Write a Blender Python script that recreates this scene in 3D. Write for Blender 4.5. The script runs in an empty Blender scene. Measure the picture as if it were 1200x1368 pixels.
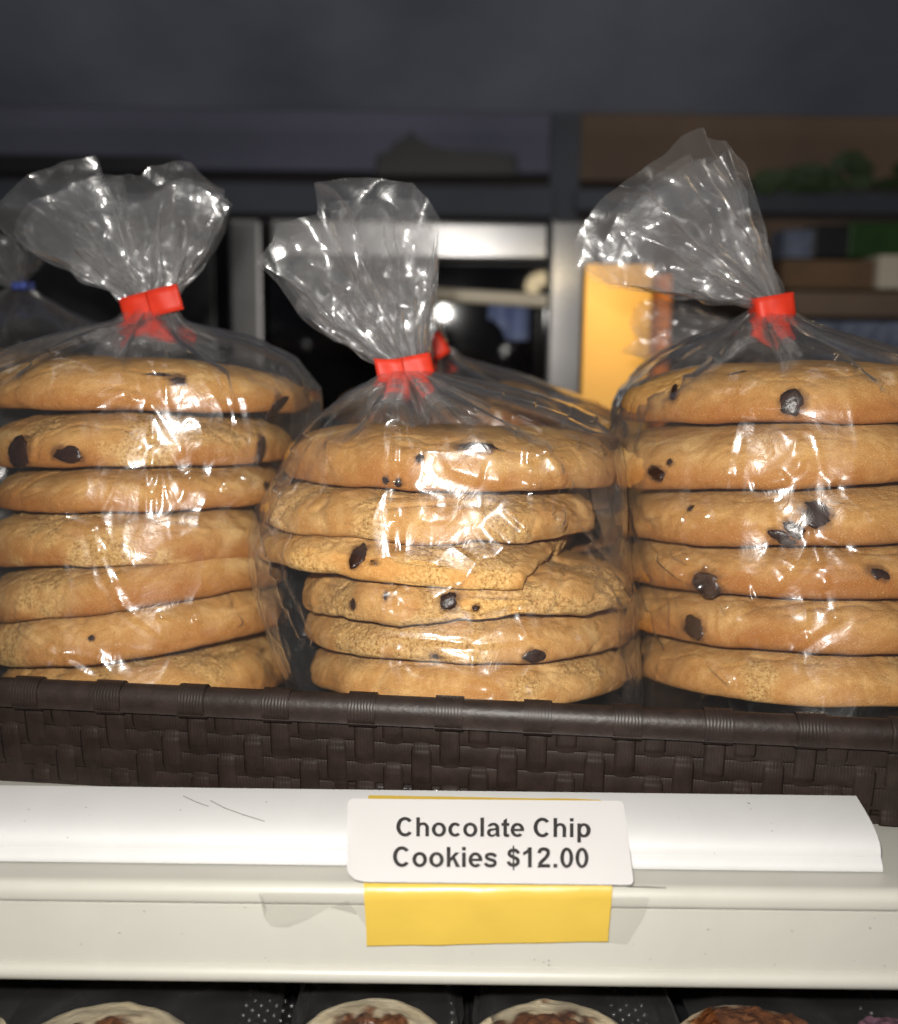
import bpy, bmesh, math, random
import numpy as np
from mathutils import Vector, Matrix
from mathutils.bvhtree import BVHTree

R = math.radians
SC = bpy.context.scene
COL = SC.collection

# ------------------------------------------------------------------ camera
FPX, CX, CY = 1400.0, 600.0, 684.0          # focal length and centre in photograph pixels (1200 x 1368)
PITCH, ROLL = R(9.9), R(0.7)
CAMROT = Matrix.Rotation(R(90) - PITCH, 3, 'X') @ Matrix.Rotation(ROLL, 3, 'Z')
cam_d = bpy.data.cameras.new('camera')
cam_d.sensor_fit = 'HORIZONTAL'
cam_d.sensor_width = 36.0
cam_d.lens = 36.0 * FPX / 1200.0
cam_d.clip_start = 0.01
cam_d.clip_end = 50
cam_d.dof.use_dof = True
cam_d.dof.focus_distance = 0.312
cam_d.dof.aperture_fstop = 9.0
cam = bpy.data.objects.new('camera', cam_d)
COL.objects.link(cam)
cam.matrix_world = CAMROT.to_4x4()
SC.camera = cam

# ------------------------------------------------------------------ world and lamps
W = bpy.data.worlds.new('World')
SC.world = W
W.use_nodes = True
bg = W.node_tree.nodes['Background']
bg.inputs[0].default_value = (0.82, 0.88, 1.0, 1)
bg.inputs[1].default_value = 0.030


def lamp(name, kind, loc, target, energy, color, size=0.01, shape='DISK', size_y=None, spread=None):
    d = bpy.data.lights.new(name, kind)
    d.energy = energy
    d.color = color
    if kind == 'AREA':
        d.shape = shape
        d.size = size
        if size_y:
            d.size_y = size_y
        if spread:
            d.spread = spread
    o = bpy.data.objects.new(name, d)
    COL.objects.link(o)
    o.location = loc
    v = Vector(target) - Vector(loc)
    o.rotation_euler = v.to_track_quat('-Z', 'Y').to_euler()
    return o


lamp('phone_flash', 'AREA', (-0.013, -0.004, 0.024), (-0.01, 0.30, -0.055), 2.25, (1.0, 0.96, 0.90), 0.010)
lamp('shop_ceiling_light', 'AREA', (-0.35, -0.35, 1.3), (0, 0.35, -0.1), 1.6, (1.0, 0.95, 0.88), 0.9, 'RECTANGLE', 0.25)
lamp('back_room_fill', 'AREA', (0.9, 1.05, 0.75), (0.45, 1.6, 0.05), 1.2, (1.0, 0.72, 0.45), 0.3)  # added warm fill to lift the dim background, no lamp seen there

SC.view_settings.view_transform = 'Standard'
SC.view_settings.look = 'None'
SC.view_settings.exposure = 0.0
SC.view_settings.gamma = 1.0
cy = SC.cycles
cy.use_denoising = True
cy.max_bounces = 8
cy.diffuse_bounces = 3
cy.glossy_bounces = 3
cy.transmission_bounces = 4
cy.transparent_max_bounces = 48
cy.sample_clamp_indirect = 4.0
cy.caustics_reflective = False
cy.caustics_refractive = False

# ------------------------------------------------------------------ pixel <-> place helpers
_Ci = np.array(CAMROT)


def ray(px, py):
    return CAMROT @ Vector(((px - CX) / FPX, -(py - CY) / FPX, -1.0))


def P(px, py, d):
    """the point on that line of sight at depth y = d (metres)"""
    v = ray(px, py)
    return v * (d / v.y)


def Pz(px, py, z):
    v = ray(px, py)
    return v * (z / v.z)


def to_px(pts):
    q = pts @ _Ci                       # world -> camera axes
    z = -q[:, 2]
    return CX + FPX * q[:, 0] / z, CY - FPX * q[:, 1] / z


# ------------------------------------------------------------------ numpy noise
def _hash(i, j, k, seed):
    h = (i * 374761393 + j * 668265263 + k * 2147483647 + seed * 974634777) & 0xFFFFFFFF
    h = ((h ^ (h >> 13)) * 1274126177) & 0xFFFFFFFF
    h = ((h ^ (h >> 16)) * 2246822519) & 0xFFFFFFFF
    return ((h ^ (h >> 15)) & 0xFFFFFF) / float(0xFFFFFF)


def vnoise(p, seed=0):
    p = np.asarray(p, float)
    i = np.floor(p).astype(np.int64)
    f = p - i
    f = f * f * f * (f * (f * 6 - 15) + 10)
    out = 0
    for dx in (0, 1):
        for dy in (0, 1):
            for dz in (0, 1):
                w = (f[:, 0] if dx else 1 - f[:, 0]) * (f[:, 1] if dy else 1 - f[:, 1]) * (f[:, 2] if dz else 1 - f[:, 2])
                out = out + w * _hash(i[:, 0] + dx, i[:, 1] + dy, i[:, 2] + dz, seed)
    return out * 2 - 1


def fbm(p, seed=0, oct=3):
    a, s, o = 1.0, 0.0, 0.0
    for k in range(oct):
        s = s + a * vnoise(np.asarray(p) * (2 ** k) + 17.3 * k, seed + k)
        o += a
        a *= 0.5
    return s / o


def tri(x):
    return np.abs((x % 1.0) * 2 - 1) * 2 - 1


def crumple(p, scale, seed, n=7, warp=0.55):
    """sum of folded planes: flat facets between sharp creases, about -1..1"""
    rng = np.random.RandomState(seed)
    q = np.asarray(p) / scale
    w = np.stack([vnoise(q * 0.6 + 5.1 * c, seed + 31 * c) for c in range(3)], 1)
    q = q + warp * w
    h = 0
    tot = 0
    for k in range(n):
        d = rng.normal(size=3)
        d /= np.linalg.norm(d)
        f = 0.35 * (1.32 ** k)
        a = f ** -0.85
        h = h + a * tri(q @ d * f + rng.rand())
        tot += a
    return h / tot * 1.8


def sstep(a, b, x):
    t = np.clip((np.asarray(x, float) - a) / (b - a), 0, 1)
    return t * t * (3 - 2 * t)


def pchip(x, xs, ys):
    """smooth monotone interpolation"""
    xs = np.asarray(xs, float)
    ys = np.asarray(ys, float)
    h = np.diff(xs)
    dl = np.diff(ys) / h
    m = np.zeros(len(xs))
    m[0], m[-1] = dl[0], dl[-1]
    for k in range(1, len(xs) - 1):
        if dl[k - 1] * dl[k] > 0:
            w1, w2 = 2 * h[k] + h[k - 1], h[k] + 2 * h[k - 1]
            m[k] = (w1 + w2) / (w1 / dl[k - 1] + w2 / dl[k])
    x = np.clip(x, xs[0], xs[-1])
    i = np.clip(np.searchsorted(xs, x) - 1, 0, len(xs) - 2)
    t = (x - xs[i]) / h[i]
    return ((2 * t ** 3 - 3 * t ** 2 + 1) * ys[i] + (t ** 3 - 2 * t ** 2 + t) * h[i] * m[i]
            + (-2 * t ** 3 + 3 * t ** 2) * ys[i + 1] + (t ** 3 - t ** 2) * h[i] * m[i + 1])


# ------------------------------------------------------------------ object helpers
def mesh_np(name, V, quads=None, tris=None, mat=None, smooth=True, attrs=None):
    me = bpy.data.meshes.new(name)
    V = np.asarray(V, np.float32)
    faces = []
    nq = 0 if quads is None else len(quads)
    nt = 0 if tris is None else len(tris)
    loops = []
    if nq:
        loops.append(np.asarray(quads, np.int32).ravel())
    if nt:
        loops.append(np.asarray(tris, np.int32).ravel())
    L = np.concatenate(loops)
    starts = np.concatenate([np.arange(nq) * 4, nq * 4 + np.arange(nt) * 3]).astype(np.int32)
    me.vertices.add(len(V))
    me.vertices.foreach_set('co', V.ravel())
    me.loops.add(len(L))
    me.loops.foreach_set('vertex_index', L)
    me.polygons.add(nq + nt)
    me.polygons.foreach_set('loop_start', starts)
    me.polygons.foreach_set('use_smooth', np.full(nq + nt, smooth, bool))
    me.update(calc_edges=True)
    me.validate()
    for k, a in (attrs or {}).items():
        at = me.attributes.new(k, 'FLOAT', 'POINT')
        at.data.foreach_set('value', np.asarray(a, np.float32))
    if mat:
        me.materials.append(mat)
    return me


def link(name, me, parent=None, loc=None, rot=None):
    o = bpy.data.objects.new(name, me)
    COL.objects.link(o)
    if parent:
        o.parent = parent
    if loc is not None:
        o.location = loc
    if rot is not None:
        o.rotation_euler = rot
    return o


def tag(o, label=None, cat=None, group=None, kind=None):
    if label:
        o['label'] = label
    if cat:
        o['category'] = cat
    if group:
        o['group'] = group
    if kind:
        o['kind'] = kind
    return o


def thing(name, loc, label, cat, group=None, rz=0.0):
    o = bpy.data.objects.new(name, None)
    o.empty_display_size = 0.01
    COL.objects.link(o)
    o.location = loc
    o.rotation_euler = (0, 0, rz)
    bpy.context.view_layer.update()
    return tag(o, label, cat, group)


def grid_quads(nr, nc, wrap=False):
    r = np.arange(nr - 1)[:, None]
    c = np.arange(nc if wrap else nc - 1)[None, :]
    c2 = (c + 1) % nc
    return np.stack([r * nc + c, r * nc + c2, (r + 1) * nc + c2, (r + 1) * nc + c], -1).reshape(-1, 4)


def bm_mesh(name, bm, mat, smooth=False, bevel=0.0, seg=2):
    if bevel:
        bmesh.ops.bevel(bm, geom=list(bm.edges), offset=bevel, segments=seg, profile=0.6, affect='EDGES', clamp_overlap=True)
    bmesh.ops.recalc_face_normals(bm, faces=bm.faces[:])
    me = bpy.data.meshes.new(name)
    bm.to_mesh(me)
    bm.free()
    if smooth:
        for p in me.polygons:
            p.use_smooth = True
    if mat:
        me.materials.append(mat)
    return me


def box_bm(lo, hi, bm=None):
    bm = bm or bmesh.new()
    v = [bm.verts.new((x, y, z)) for x in (lo[0], hi[0]) for y in (lo[1], hi[1]) for z in (lo[2], hi[2])]
    for f in ((0, 1, 3, 2), (4, 6, 7, 5), (0, 4, 5, 1), (2, 3, 7, 6), (0, 2, 6, 4), (1, 5, 7, 3)):
        bm.faces.new([v[i] for i in f])
    return bm


def pxbox(name, x0, y0, x1, y1, d, thick, mat, parent=None, bevel=0.002, org=None):
    """a box whose front face fills that rectangle of the photograph at depth d"""
    a, b = P(x0, y0, d), P(x1, y1, d)
    o = org or Vector((0, 0, 0))
    lo = Vector((min(a.x, b.x), d, min(a.z, b.z))) - o
    hi = Vector((max(a.x, b.x), d + thick, max(a.z, b.z))) - o
    me = bm_mesh(name, box_bm(lo, hi), mat, bevel=bevel)
    return link(name, me, parent)


def extrude_profile(name, prof, x0, x1, mat, parent=None, smooth=True, cap=True, nx=2, close=False):
    """profile: list of (y, z); swept along x"""
    prof = np.asarray(prof, float)
    xs = np.linspace(x0, x1, nx)
    V = np.array([[x, y, z] for x in xs for (y, z) in prof])
    n = len(prof)
    q = grid_quads(nx, n, wrap=close)
    me = mesh_np(name, V, quads=q, mat=mat, smooth=smooth)
    bm = bmesh.new()
    bm.from_mesh(me)
    bm.verts.ensure_lookup_table()
    if cap:
        bm.faces.new([bm.verts[i] for i in range(n)])
        bm.faces.new([bm.verts[(nx - 1) * n + i] for i in range(n)][::-1])
    bmesh.ops.recalc_face_normals(bm, faces=bm.faces[:])
    bm.to_mesh(me)
    bm.free()
    if smooth:
        for p in me.polygons:
            p.use_smooth = len(p.vertices) <= 4
        me.set_sharp_from_angle(angle=R(38))
    return link(name, me, parent)


# ------------------------------------------------------------------ materials
def new_mat(name):
    m = bpy.data.materials.new(name)
    m.use_nodes = True
    nt = m.node_tree
    return m, nt, nt.nodes['Principled BSDF'], nt.nodes['Material Output']


def ramp(nt, fac, stops):
    n = nt.nodes.new('ShaderNodeValToRGB')
    cr = n.color_ramp
    while len(cr.elements) < len(stops):
        cr.elements.new(0.5)
    for e, (p, c) in zip(cr.elements, stops):
        e.position = p
        e.color = c if len(c) == 4 else (*c, 1)
    nt.links.new(fac, n.inputs[0])
    return n.outputs[0]


def noise(nt, scale, detail=3, rough=0.55, vec=None, dist=0.0):
    n = nt.nodes.new('ShaderNodeTexNoise')
    n.inputs['Scale'].default_value = scale
    n.inputs['Detail'].default_value = detail
    n.inputs['Roughness'].default_value = rough
    n.inputs['Distortion'].default_value = dist
    if vec is None:
        tc = nt.nodes.get('TC') or nt.nodes.new('ShaderNodeTexCoord')
        tc.name = 'TC'
        vec = tc.outputs['Object']
    nt.links.new(vec, n.inputs['Vector'])
    return n.outputs['Fac']


def mixc(nt, fac, a, b, mode='MIX'):
    n = nt.nodes.new('ShaderNodeMix')
    n.data_type = 'RGBA'
    n.blend_type = mode
    for sock, v in ((n.inputs[0], fac), (n.inputs[6], a), (n.inputs[7], b)):
        if isinstance(v, (int, float)):
            sock.default_value = v
        elif isinstance(v, tuple):
            sock.default_value = (*v, 1) if len(v) == 3 else v
        else:
            nt.links.new(v, sock)
    return n.outputs[2]


def math_n(nt, op, a, b=None, clamp=False):
    n = nt.nodes.new('ShaderNodeMath')
    n.operation = op
    n.use_clamp = clamp
    for k, v in enumerate((a, b)):
        if v is None:
            continue
        if isinstance(v, (int, float)):
            n.inputs[k].default_value = v
        else:
            nt.links.new(v, n.inputs[k])
    return n.outputs[0]


def bump(nt, bsdf, height, strength, dist, prev=None):
    n = nt.nodes.new('ShaderNodeBump')
    n.inputs['Strength'].default_value = strength
    n.inputs['Distance'].default_value = dist
    nt.links.new(height, n.inputs['Height'])
    if prev is not None:
        nt.links.new(prev, n.inputs['Normal'])
    if bsdf is not None:
        nt.links.new(n.outputs[0], bsdf.inputs['Normal'])
    return n.outputs[0]


def simple(name, c1, c2=None, scale=60, rough=0.5, metal=0.0, spec=0.5, bstr=0.0, bscale=400, bdist=0.0005, detail=4):
    m, nt, b, o = new_mat(name)
    c2 = c2 or tuple(x * 0.85 for x in c1)
    nt.links.new(ramp(nt, noise(nt, scale, detail), [(0.35, c1), (0.65, c2)]), b.inputs['Base Color'])
    b.inputs['Roughness'].default_value = rough
    b.inputs['Metallic'].default_value = metal
    b.inputs['Specular IOR Level'].default_value = spec
    if bstr:
        bump(nt, b, noise(nt, bscale, 3), bstr, bdist)
    return m


def cookie_material():
    m, nt, b, o = new_mat('baked_cookie')
    ab = nt.nodes.new('ShaderNodeAttribute')
    ab.attribute_name = 'brown'
    ac = nt.nodes.new('ShaderNodeAttribute')
    ac.attribute_name = 'crumb'
    oi = nt.nodes.new('ShaderNodeObjectInfo')
    tc = nt.nodes.new('ShaderNodeTexCoord')
    tc.name = 'TC'
    off = nt.nodes.new('ShaderNodeVectorMath')
    off.operation = 'ADD'
    comb = nt.nodes.new('ShaderNodeCombineXYZ')
    nt.links.new(math_n(nt, 'MULTIPLY', oi.outputs['Random'], 3.7), comb.inputs[0])
    nt.links.new(tc.outputs['Object'], off.inputs[0])
    nt.links.new(comb.outputs[0], off.inputs[1])
    v = off.outputs[0]
    n1 = noise(nt, 55, 5, 0.65, v, 0.8)
    base = ramp(nt, n1, [(0.30, (0.65, 0.400, 0.152)), (0.50, (0.47, 0.240, 0.070)), (0.70, (0.70, 0.455, 0.190))])
    # browning toward the baked rim
    n2 = noise(nt, 140, 4, 0.6, v)
    bfac = math_n(nt, 'ADD', ab.outputs['Fac'], math_n(nt, 'MULTIPLY', math_n(nt, 'SUBTRACT', n2, 0.5), 0.9), True)
    base = mixc(nt, bfac, base, (0.33, 0.122, 0.026))
    # broken crumbly dough
    n3 = noise(nt, 900, 3, 0.7, v)
    crumbc = ramp(nt, n3, [(0.33, (0.22, 0.105, 0.032)), (0.47, (0.48, 0.275, 0.092)), (0.66, (0.64, 0.43, 0.18))])
    base = mixc(nt, ac.outputs['Fac'], base, crumbc)
    # fine speckle of toasted sugar
    n4 = noise(nt, 2600, 2, 0.6, v)
    base = mixc(nt, math_n(nt, 'MULTIPLY', ramp(nt, n4, [(0.52, (0, 0, 0)), (0.72, (1, 1, 1))]), 0.60), base, (0.36, 0.155, 0.040))
    base = mixc(nt, math_n(nt, 'MULTIPLY', ramp(nt, n4, [(0.26, (1, 1, 1)), (0.42, (0, 0, 0))]), 0.45), base, (0.82, 0.57, 0.27))
    ah = nt.nodes.new('ShaderNodeAttribute')
    ah.attribute_name = 'choc'
    base = mixc(nt, ah.outputs['Fac'], base, (0.075, 0.028, 0.012))
    nt.links.new(base, b.inputs['Base Color'])
    b.inputs['Roughness'].default_value = 0.75
    b.inputs['Specular IOR Level'].default_value = 0.16
    b.inputs['Subsurface Weight'].default_value = 0.0
    p = bump(nt, None, noise(nt, 560, 5, 0.75, v), 0.7, 0.0008)
    p = bump(nt, None, n4, 0.45, 0.00035, p)
    h3 = math_n(nt, 'MULTIPLY', n3, ac.outputs['Fac'])
    bump(nt, b, h3, 0.6, 0.0008, p)
    return m


def film_material(name='clear_film', haze=0.012, rough=0.12, rough2=0.34, tint=(0.985, 0.985, 0.985), gloss=2.3, edge=0.22):
    m, nt, b, o = new_mat(name)
    nt.nodes.remove(b)
    tr = nt.nodes.new('ShaderNodeBsdfTransparent')
    tr.inputs[0].default_value = (*tint, 1)
    gl = nt.nodes.new('ShaderNodeBsdfGlossy')
    gl.inputs['Roughness'].default_value = rough
    gl2 = nt.nodes.new('ShaderNodeBsdfGlossy')
    gl2.inputs['Roughness'].default_value = rough2
    gm = nt.nodes.new('ShaderNodeMixShader')
    gm.inputs[0].default_value = 0.42
    nt.links.new(gl.outputs[0], gm.inputs[1])
    nt.links.new(gl2.outputs[0], gm.inputs[2])
    df = nt.nodes.new('ShaderNodeBsdfDiffuse')
    df.inputs[0].default_value = (0.88, 0.88, 0.90, 1)
    tl = nt.nodes.new('ShaderNodeBsdfTranslucent')
    tl.inputs[0].default_value = (0.88, 0.88, 0.90, 1)
    mh = nt.nodes.new('ShaderNodeMixShader')
    mh.inputs[0].default_value = 0.40
    nt.links.new(df.outputs[0], mh.inputs[1])
    nt.links.new(tl.outputs[0], mh.inputs[2])
    lw = nt.nodes.new('ShaderNodeLayerWeight')
    lw.inputs['Blend'].default_value = 0.5
    f3 = math_n(nt, 'POWER', lw.outputs['Facing'], 3.0)
    hz = math_n(nt, 'ADD', math_n(nt, 'MULTIPLY', f3, edge), haze, True)
    m1 = nt.nodes.new('ShaderNodeMixShader')
    nt.links.new(hz, m1.inputs[0])
    nt.links.new(tr.outputs[0], m1.inputs[1])
    nt.links.new(mh.outputs[0], m1.inputs[2])
    fr = nt.nodes.new('ShaderNodeFresnel')
    geo = nt.nodes.new('ShaderNodeNewGeometry')
    # the film is two-sided: keep the outside index on both faces
    ior = nt.nodes.new('ShaderNodeMix')
    ior.data_type = 'FLOAT'
    nt.links.new(geo.outputs['Backfacing'], ior.inputs[0])
    ior.inputs[2].default_value = 1.48
    ior.inputs[3].default_value = 1 / 1.48
    nt.links.new(ior.outputs[0], fr.inputs['IOR'])
    fac = math_n(nt, 'MULTIPLY', fr.outputs[0], gloss, True)
    m2 = nt.nodes.new('ShaderNodeMixShader')
    nt.links.new(fac, m2.inputs[0])
    nt.links.new(m1.outputs[0], m2.inputs[1])
    nt.links.new(gm.outputs[0], m2.inputs[2])
    nt.links.new(m2.outputs[0], o.inputs['Surface'])
    bn = bump(nt, None, noise(nt, 170, 3, 0.55, None, 1.5), 0.16, 0.0012)
    for x in (gl, gl2, fr):
        nt.links.new(bn, x.inputs['Normal'])
    return m


M = {}
M['cookie'] = cookie_material()
M['chip'] = simple('dark_chocolate', (0.016, 0.0065, 0.0045), (0.030, 0.012, 0.008), 300, 0.32, spec=0.35, bstr=0.35, bscale=900, bdist=0.0006)
M['film'] = film_material()
M['tail'] = film_material('gathered_film', haze=0.052, rough=0.09, rough2=0.32, gloss=2.3, edge=0.36)
M['tape'] = simple('red_tape', (0.62, 0.036, 0.014), (0.54, 0.028, 0.011), 160, 0.5, spec=0.3, bstr=0.10, bscale=700)
M['steel'] = simple('brushed_steel', (0.30, 0.295, 0.29), (0.26, 0.255, 0.255), 30, 0.25, 1.0)


def basket_material():
    m, nt, b, o = new_mat('dark_brown_plastic_rattan')
    nt.links.new(ramp(nt, noise(nt, 180, 5, 0.6), [(0.3, (0.0140, 0.0090, 0.0072)), (0.7, (0.026, 0.0170, 0.0138))]), b.inputs['Base Color'])
    b.inputs['Roughness'].default_value = 0.44
    b.inputs['Specular IOR Level'].default_value = 0.30
    return m, nt, b


m, nt, b = basket_material()
bump(nt, b, noise(nt, 500, 4), 0.25, 0.0006)
M['basket'] = m
m, nt, b = basket_material()
tc = nt.nodes['TC']
wv = nt.nodes.new('ShaderNodeTexWave')
wv.bands_direction = 'X'
wv.inputs['Scale'].default_value = 330
wv.inputs['Distortion'].default_value = 3.0
wv.inputs['Detail'].default_value = 2
nt.links.new(tc.outputs['Object'], wv.inputs['Vector'])
bump(nt, b, wv.outputs['Fac'], 0.13, 0.0004)
M['strand'] = m


def painted_metal(name, c, rough=0.35):
    m, nt, b, o = new_mat(name)
    dirt = ramp(nt, noise(nt, 26, 6, 0.7, None, 0.8), [(0.42, c), (0.80, tuple(x * 0.93 for x in c))])
    sp = ramp(nt, noise(nt, 700, 2, 0.5), [(0.0, tuple([0.30] * 3)), (0.17, (0.35, 0.33, 0.3)), (0.21, (1, 1, 1))])
    nt.links.new(mixc(nt, 0.6, dirt, sp, 'MULTIPLY'), b.inputs['Base Color'])
    b.inputs['Roughness'].default_value = rough
    nt.links.new(ramp(nt, noise(nt, 40, 5), [(0.3, tuple([rough * 0.8] * 3)), (0.7, tuple([rough * 1.35] * 3))]), b.inputs['Roughness'])
    b.inputs['Specular IOR Level'].default_value = 0.4
    bump(nt, b, noise(nt, 240, 3), 0.05, 0.0005)
    return m


M['rail'] = painted_metal('white_plastic_rail', (0.50, 0.50, 0.495), 0.42)
M['shelf'] = painted_metal('cream_enamelled_steel', (0.415, 0.406, 0.362), 0.36)
M['card'] = simple('white_card', (0.53, 0.518, 0.512), (0.515, 0.503, 0.497), 20, 0.5, spec=0.35, bstr=0.05, bscale=900)
M['ink'] = simple('black_print', (0.020, 0.018, 0.018), (0.035, 0.031, 0.030), 900, 0.55)
M['yellow'] = simple('yellow_paper', (0.50, 0.345, 0.058), (0.47, 0.322, 0.052), 30, 0.34, spec=0.45, bstr=0.22, bscale=120, bdist=0.001)
M['clear_tape'] = film_material('clear_sticky_tape', haze=0.03, rough=0.15, tint=(0.97, 0.965, 0.955), gloss=1.3)
M['scratch'] = simple('grey_scratch', (0.16, 0.15, 0.14), (0.22, 0.21, 0.2), 200, 0.6)


# =================================================================== SHELF
Z_LEDGE = P(600, 1157, 0.262).z
D_EDGE = Pz(600, 1186, Z_LEDGE).y            # front edge of the ledge
RAIL_D = 0.0185                               # how far the rail curves back
RAIL_E = 3.0
Z_RAILTOP = P(600, 1060, 0.262 + RAIL_D).z
X_RAIL_R = Pz(1176, 1163, Z_LEDGE).x
Z_FACE_B = P(600, 1302, D_EDGE).z
shelf = thing('shelf', (0, D_EDGE, Z_FACE_B), 'cream enamelled metal shelf carrying the dark basket of cookies', 'shelf')
so = Vector((0, D_EDGE, Z_FACE_B))
zl, zb = Z_LEDGE - so.z, 0.0
XL, XR = -0.42, 0.46
# deck with rolled front nose
nose = [(0.36, zl), (0.0035, zl)]
for k in range(7):
    a = R(90 + 15 * k)
    nose.append((0.0030 + 0.0030 * math.cos(a), zl - 0.0030 + 0.0030 * math.sin(a)))
nose.append((0.0, zl - 0.0042))
for k in range(1, 6):
    a = R(180 + 18 * k)
    nose.append((0.0016 + 0.0016 * math.cos(a), zl - 0.0042 + 0.0016 * math.sin(a)))
nose += [(0.0045, zl - 0.0058), (0.36, zl - 0.0058)]
extrude_profile('deck', nose, XL, XR, M['shelf'], shelf)
# front face with rolled bottom lip
face = [(0.0022, zl - 0.0059), (0.0014, zl - 0.0064), (0.0006, 0.0022)]
lip = []
for k in range(9):
    a = R(80 - 20 * k) if False else R(90 + 22.5 * k)
    lip.append((0.0006 + 0.0024 * math.cos(a), -0.0004 + 0.0024 * math.sin(a)))
face += lip + [(0.0030, -0.0026), (0.0040, 0.004), (0.0040, zl - 0.0059)]
extrude_profile('front_face', face, XL, XR, M['shelf'], shelf)
for k in (0,):
    # thin scuffs where the label tape has been scraped
    pts = [(838, 1184.5), (860, 1185), (890, 1186)]
    bm = bmesh.new()
    top = [bm.verts.new(Pz(x, y - 0.5 - 0.6 * (i == 1), Z_LEDGE + 0.0003) - so) for i, (x, y) in enumerate(pts)]
    bot = [bm.verts.new(Pz(x, y + 0.7, Z_LEDGE + 0.0003) - so) for x, y in pts]
    for i in range(2):
        bm.faces.new((top[i], top[i + 1], bot[i + 1], bot[i]))
    link('scuff', bm_mesh('scuff', bm, M['scratch']), shelf)

# --- curved white price rail
rail_d0, rail_d1 = 0.2755, 0.262
prof = []
ro = Vector((0, rail_d1, Z_LEDGE))
hh = Z_RAILTOP - Z_LEDGE
for k in range(29):                             # bulging front, from the foot up to the top
    t = k / 28
    prof.append((0.0006 + RAIL_D * (t ** RAIL_E), 0.0022 + (hh - 0.0022) * (t ** 0.85)))
prof = [(-0.0012, 0.0004), (-0.0014, 0.0012), (-0.0010, 0.0021), (-0.0002, 0.0030)] + [p for p in prof if p[1] > 0.0034] + [(0.0200, hh + 0.0001), (0.0208, hh - 0.0006), (0.0208, 0.0004)]
prof = [(y, z) for y, z in prof]
rail = thing('price_rail', ro, 'curved white price rail running along the front of the cream shelf', 'price rail')
extrude_profile('rail_body', prof, XL, X_RAIL_R, M['rail'], rail, nx=2)


def rail_y(z):                                   # front surface of the rail at height z (world)
    t = max(0.0, min(1.0, (z - Z_LEDGE - 0.0022) / (hh - 0.0022))) ** (1 / 0.85)
    return rail_d1 + 0.0006 + RAIL_D * t ** RAIL_E


def on_rail(px, py, off=0.0):
    lo, hi = Z_LEDGE, Z_RAILTOP
    for _ in range(40):
        z = (lo + hi) / 2
        p = P(px, py, rail_y(z))
        if p.z > z:
            lo = z
        else:
            hi = z
    return Vector((p.x, rail_y(z) - off, z))


for pts in ([(245, 1063), (262, 1071), (279, 1077)], [(281, 1069), (300, 1079), (325, 1088), (354, 1097)]):
    bm = bmesh.new()
    top = [bm.verts.new(on_rail(x, y - 0.8, 0.00025) - ro) for x, y in pts]
    bot = [bm.verts.new(on_rail(x, y + 0.5, 0.00025) - ro) for x, y in pts]
    for i in range(len(pts) - 1):
        bm.faces.new((top[i], top[i + 1], bot[i + 1], bot[i]))
    link('scratch', bm_mesh('scratch', bm, M['scratch']), rail)

rngw = random.Random(8)
for k in range(26):                                 # specks and nicks on the rail
    x, y = rngw.uniform(20, 1140), rngw.uniform(1070, 1148)
    w_, h_ = rngw.uniform(0.8, 2.6), rngw.uniform(0.4, 1.0)
    if 455 < x < 850:
        continue
    sl = rngw.uniform(-0.5, 0.5)
    bm = bmesh.new()
    vs = [bm.verts.new(on_rail(x + w_ * cx_, y + h_ * cy_ + sl * w_ * cx_, 0.00022) - ro) for cx_, cy_ in ((-1, 0), (0.1, -1), (1, 0.1), (-0.1, 1))]
    bm.faces.new(vs)
    link('nick', bm_mesh('nick', bm, M['scratch']), rail)
for k in range(30):                                 # and on the shelf face and ledge
    x, y = rngw.uniform(10, 1190), rngw.uniform(1206, 1298)
    w_, h_ = rngw.uniform(0.6, 2.0), rngw.uniform(0.4, 1.2)
    if 480 < x < 825 and y < 1270:
        continue
    bm = bmesh.new()
    vs = [bm.verts.new(P(x + w_ * cx_, y + h_ * cy_, D_EDGE - 0.0001) - so) for cx_, cy_ in ((-1, 0), (0.1, -1), (1, 0.1), (-0.1, 1))]
    bm.faces.new(vs)
    link('nick', bm_mesh('nick', bm, M['scratch']), shelf)

# --- yellow paper strip behind the card, draped over rail and shelf edge
def strip_mesh(name, pts_l, pts_r, mat, nx=14, wob=0.0004, seed=3):
    n = len(pts_l)
    V = []
    for j in range(n):
        for i in range(nx):
            t = i / (nx - 1)
            V.append(pts_l[j].lerp(pts_r[j], t))
    V = np.array([list(v) for v in V])
    V[:, 1] -= wob * (0.5 + 0.5 * fbm(V * 90, seed, 2))
    return mesh_np(name, V, quads=grid_quads(n, nx), mat=mat)


DF = D_EDGE - 0.0006
yl, yr = [], []
for k in range(5):
    t = k / 4
    yl.append(on_rail(493 - 2 * t, 1060.5 + 10 * t, 0.0006))
    yr.append(on_rail(802 + 4 * t, 1066.0 + 8 * t, 0.0006))
for k in range(1, 17):
    t = k / 16
    py_l, py_r = 1072 + (1263 - 1072) * t, 1076 + (1257 - 1076) * t
    d0 = rail_y(on_rail(600, 1075).z) - 0.0008
    dd = d0 + (DF - d0) * min(1, t / 0.60) - 0.0004 * sstep(0.6, 0.9, t)
    yl.append(P(491 - 5 * sstep(0, .5, t) + 4 * sstep(.55, 1, t), py_l, dd))
    yr.append(P(806 + 12 * sstep(0, .55, t) - 5.5 * sstep(.6, 1, t), py_r, dd))
o = link('yellow_strip', strip_mesh('yellow_strip', yl, yr, M['yellow'], 40, 0.0008, 5))
tag(o, 'bright yellow paper strip taped behind the white price card', 'paper strip')

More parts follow.
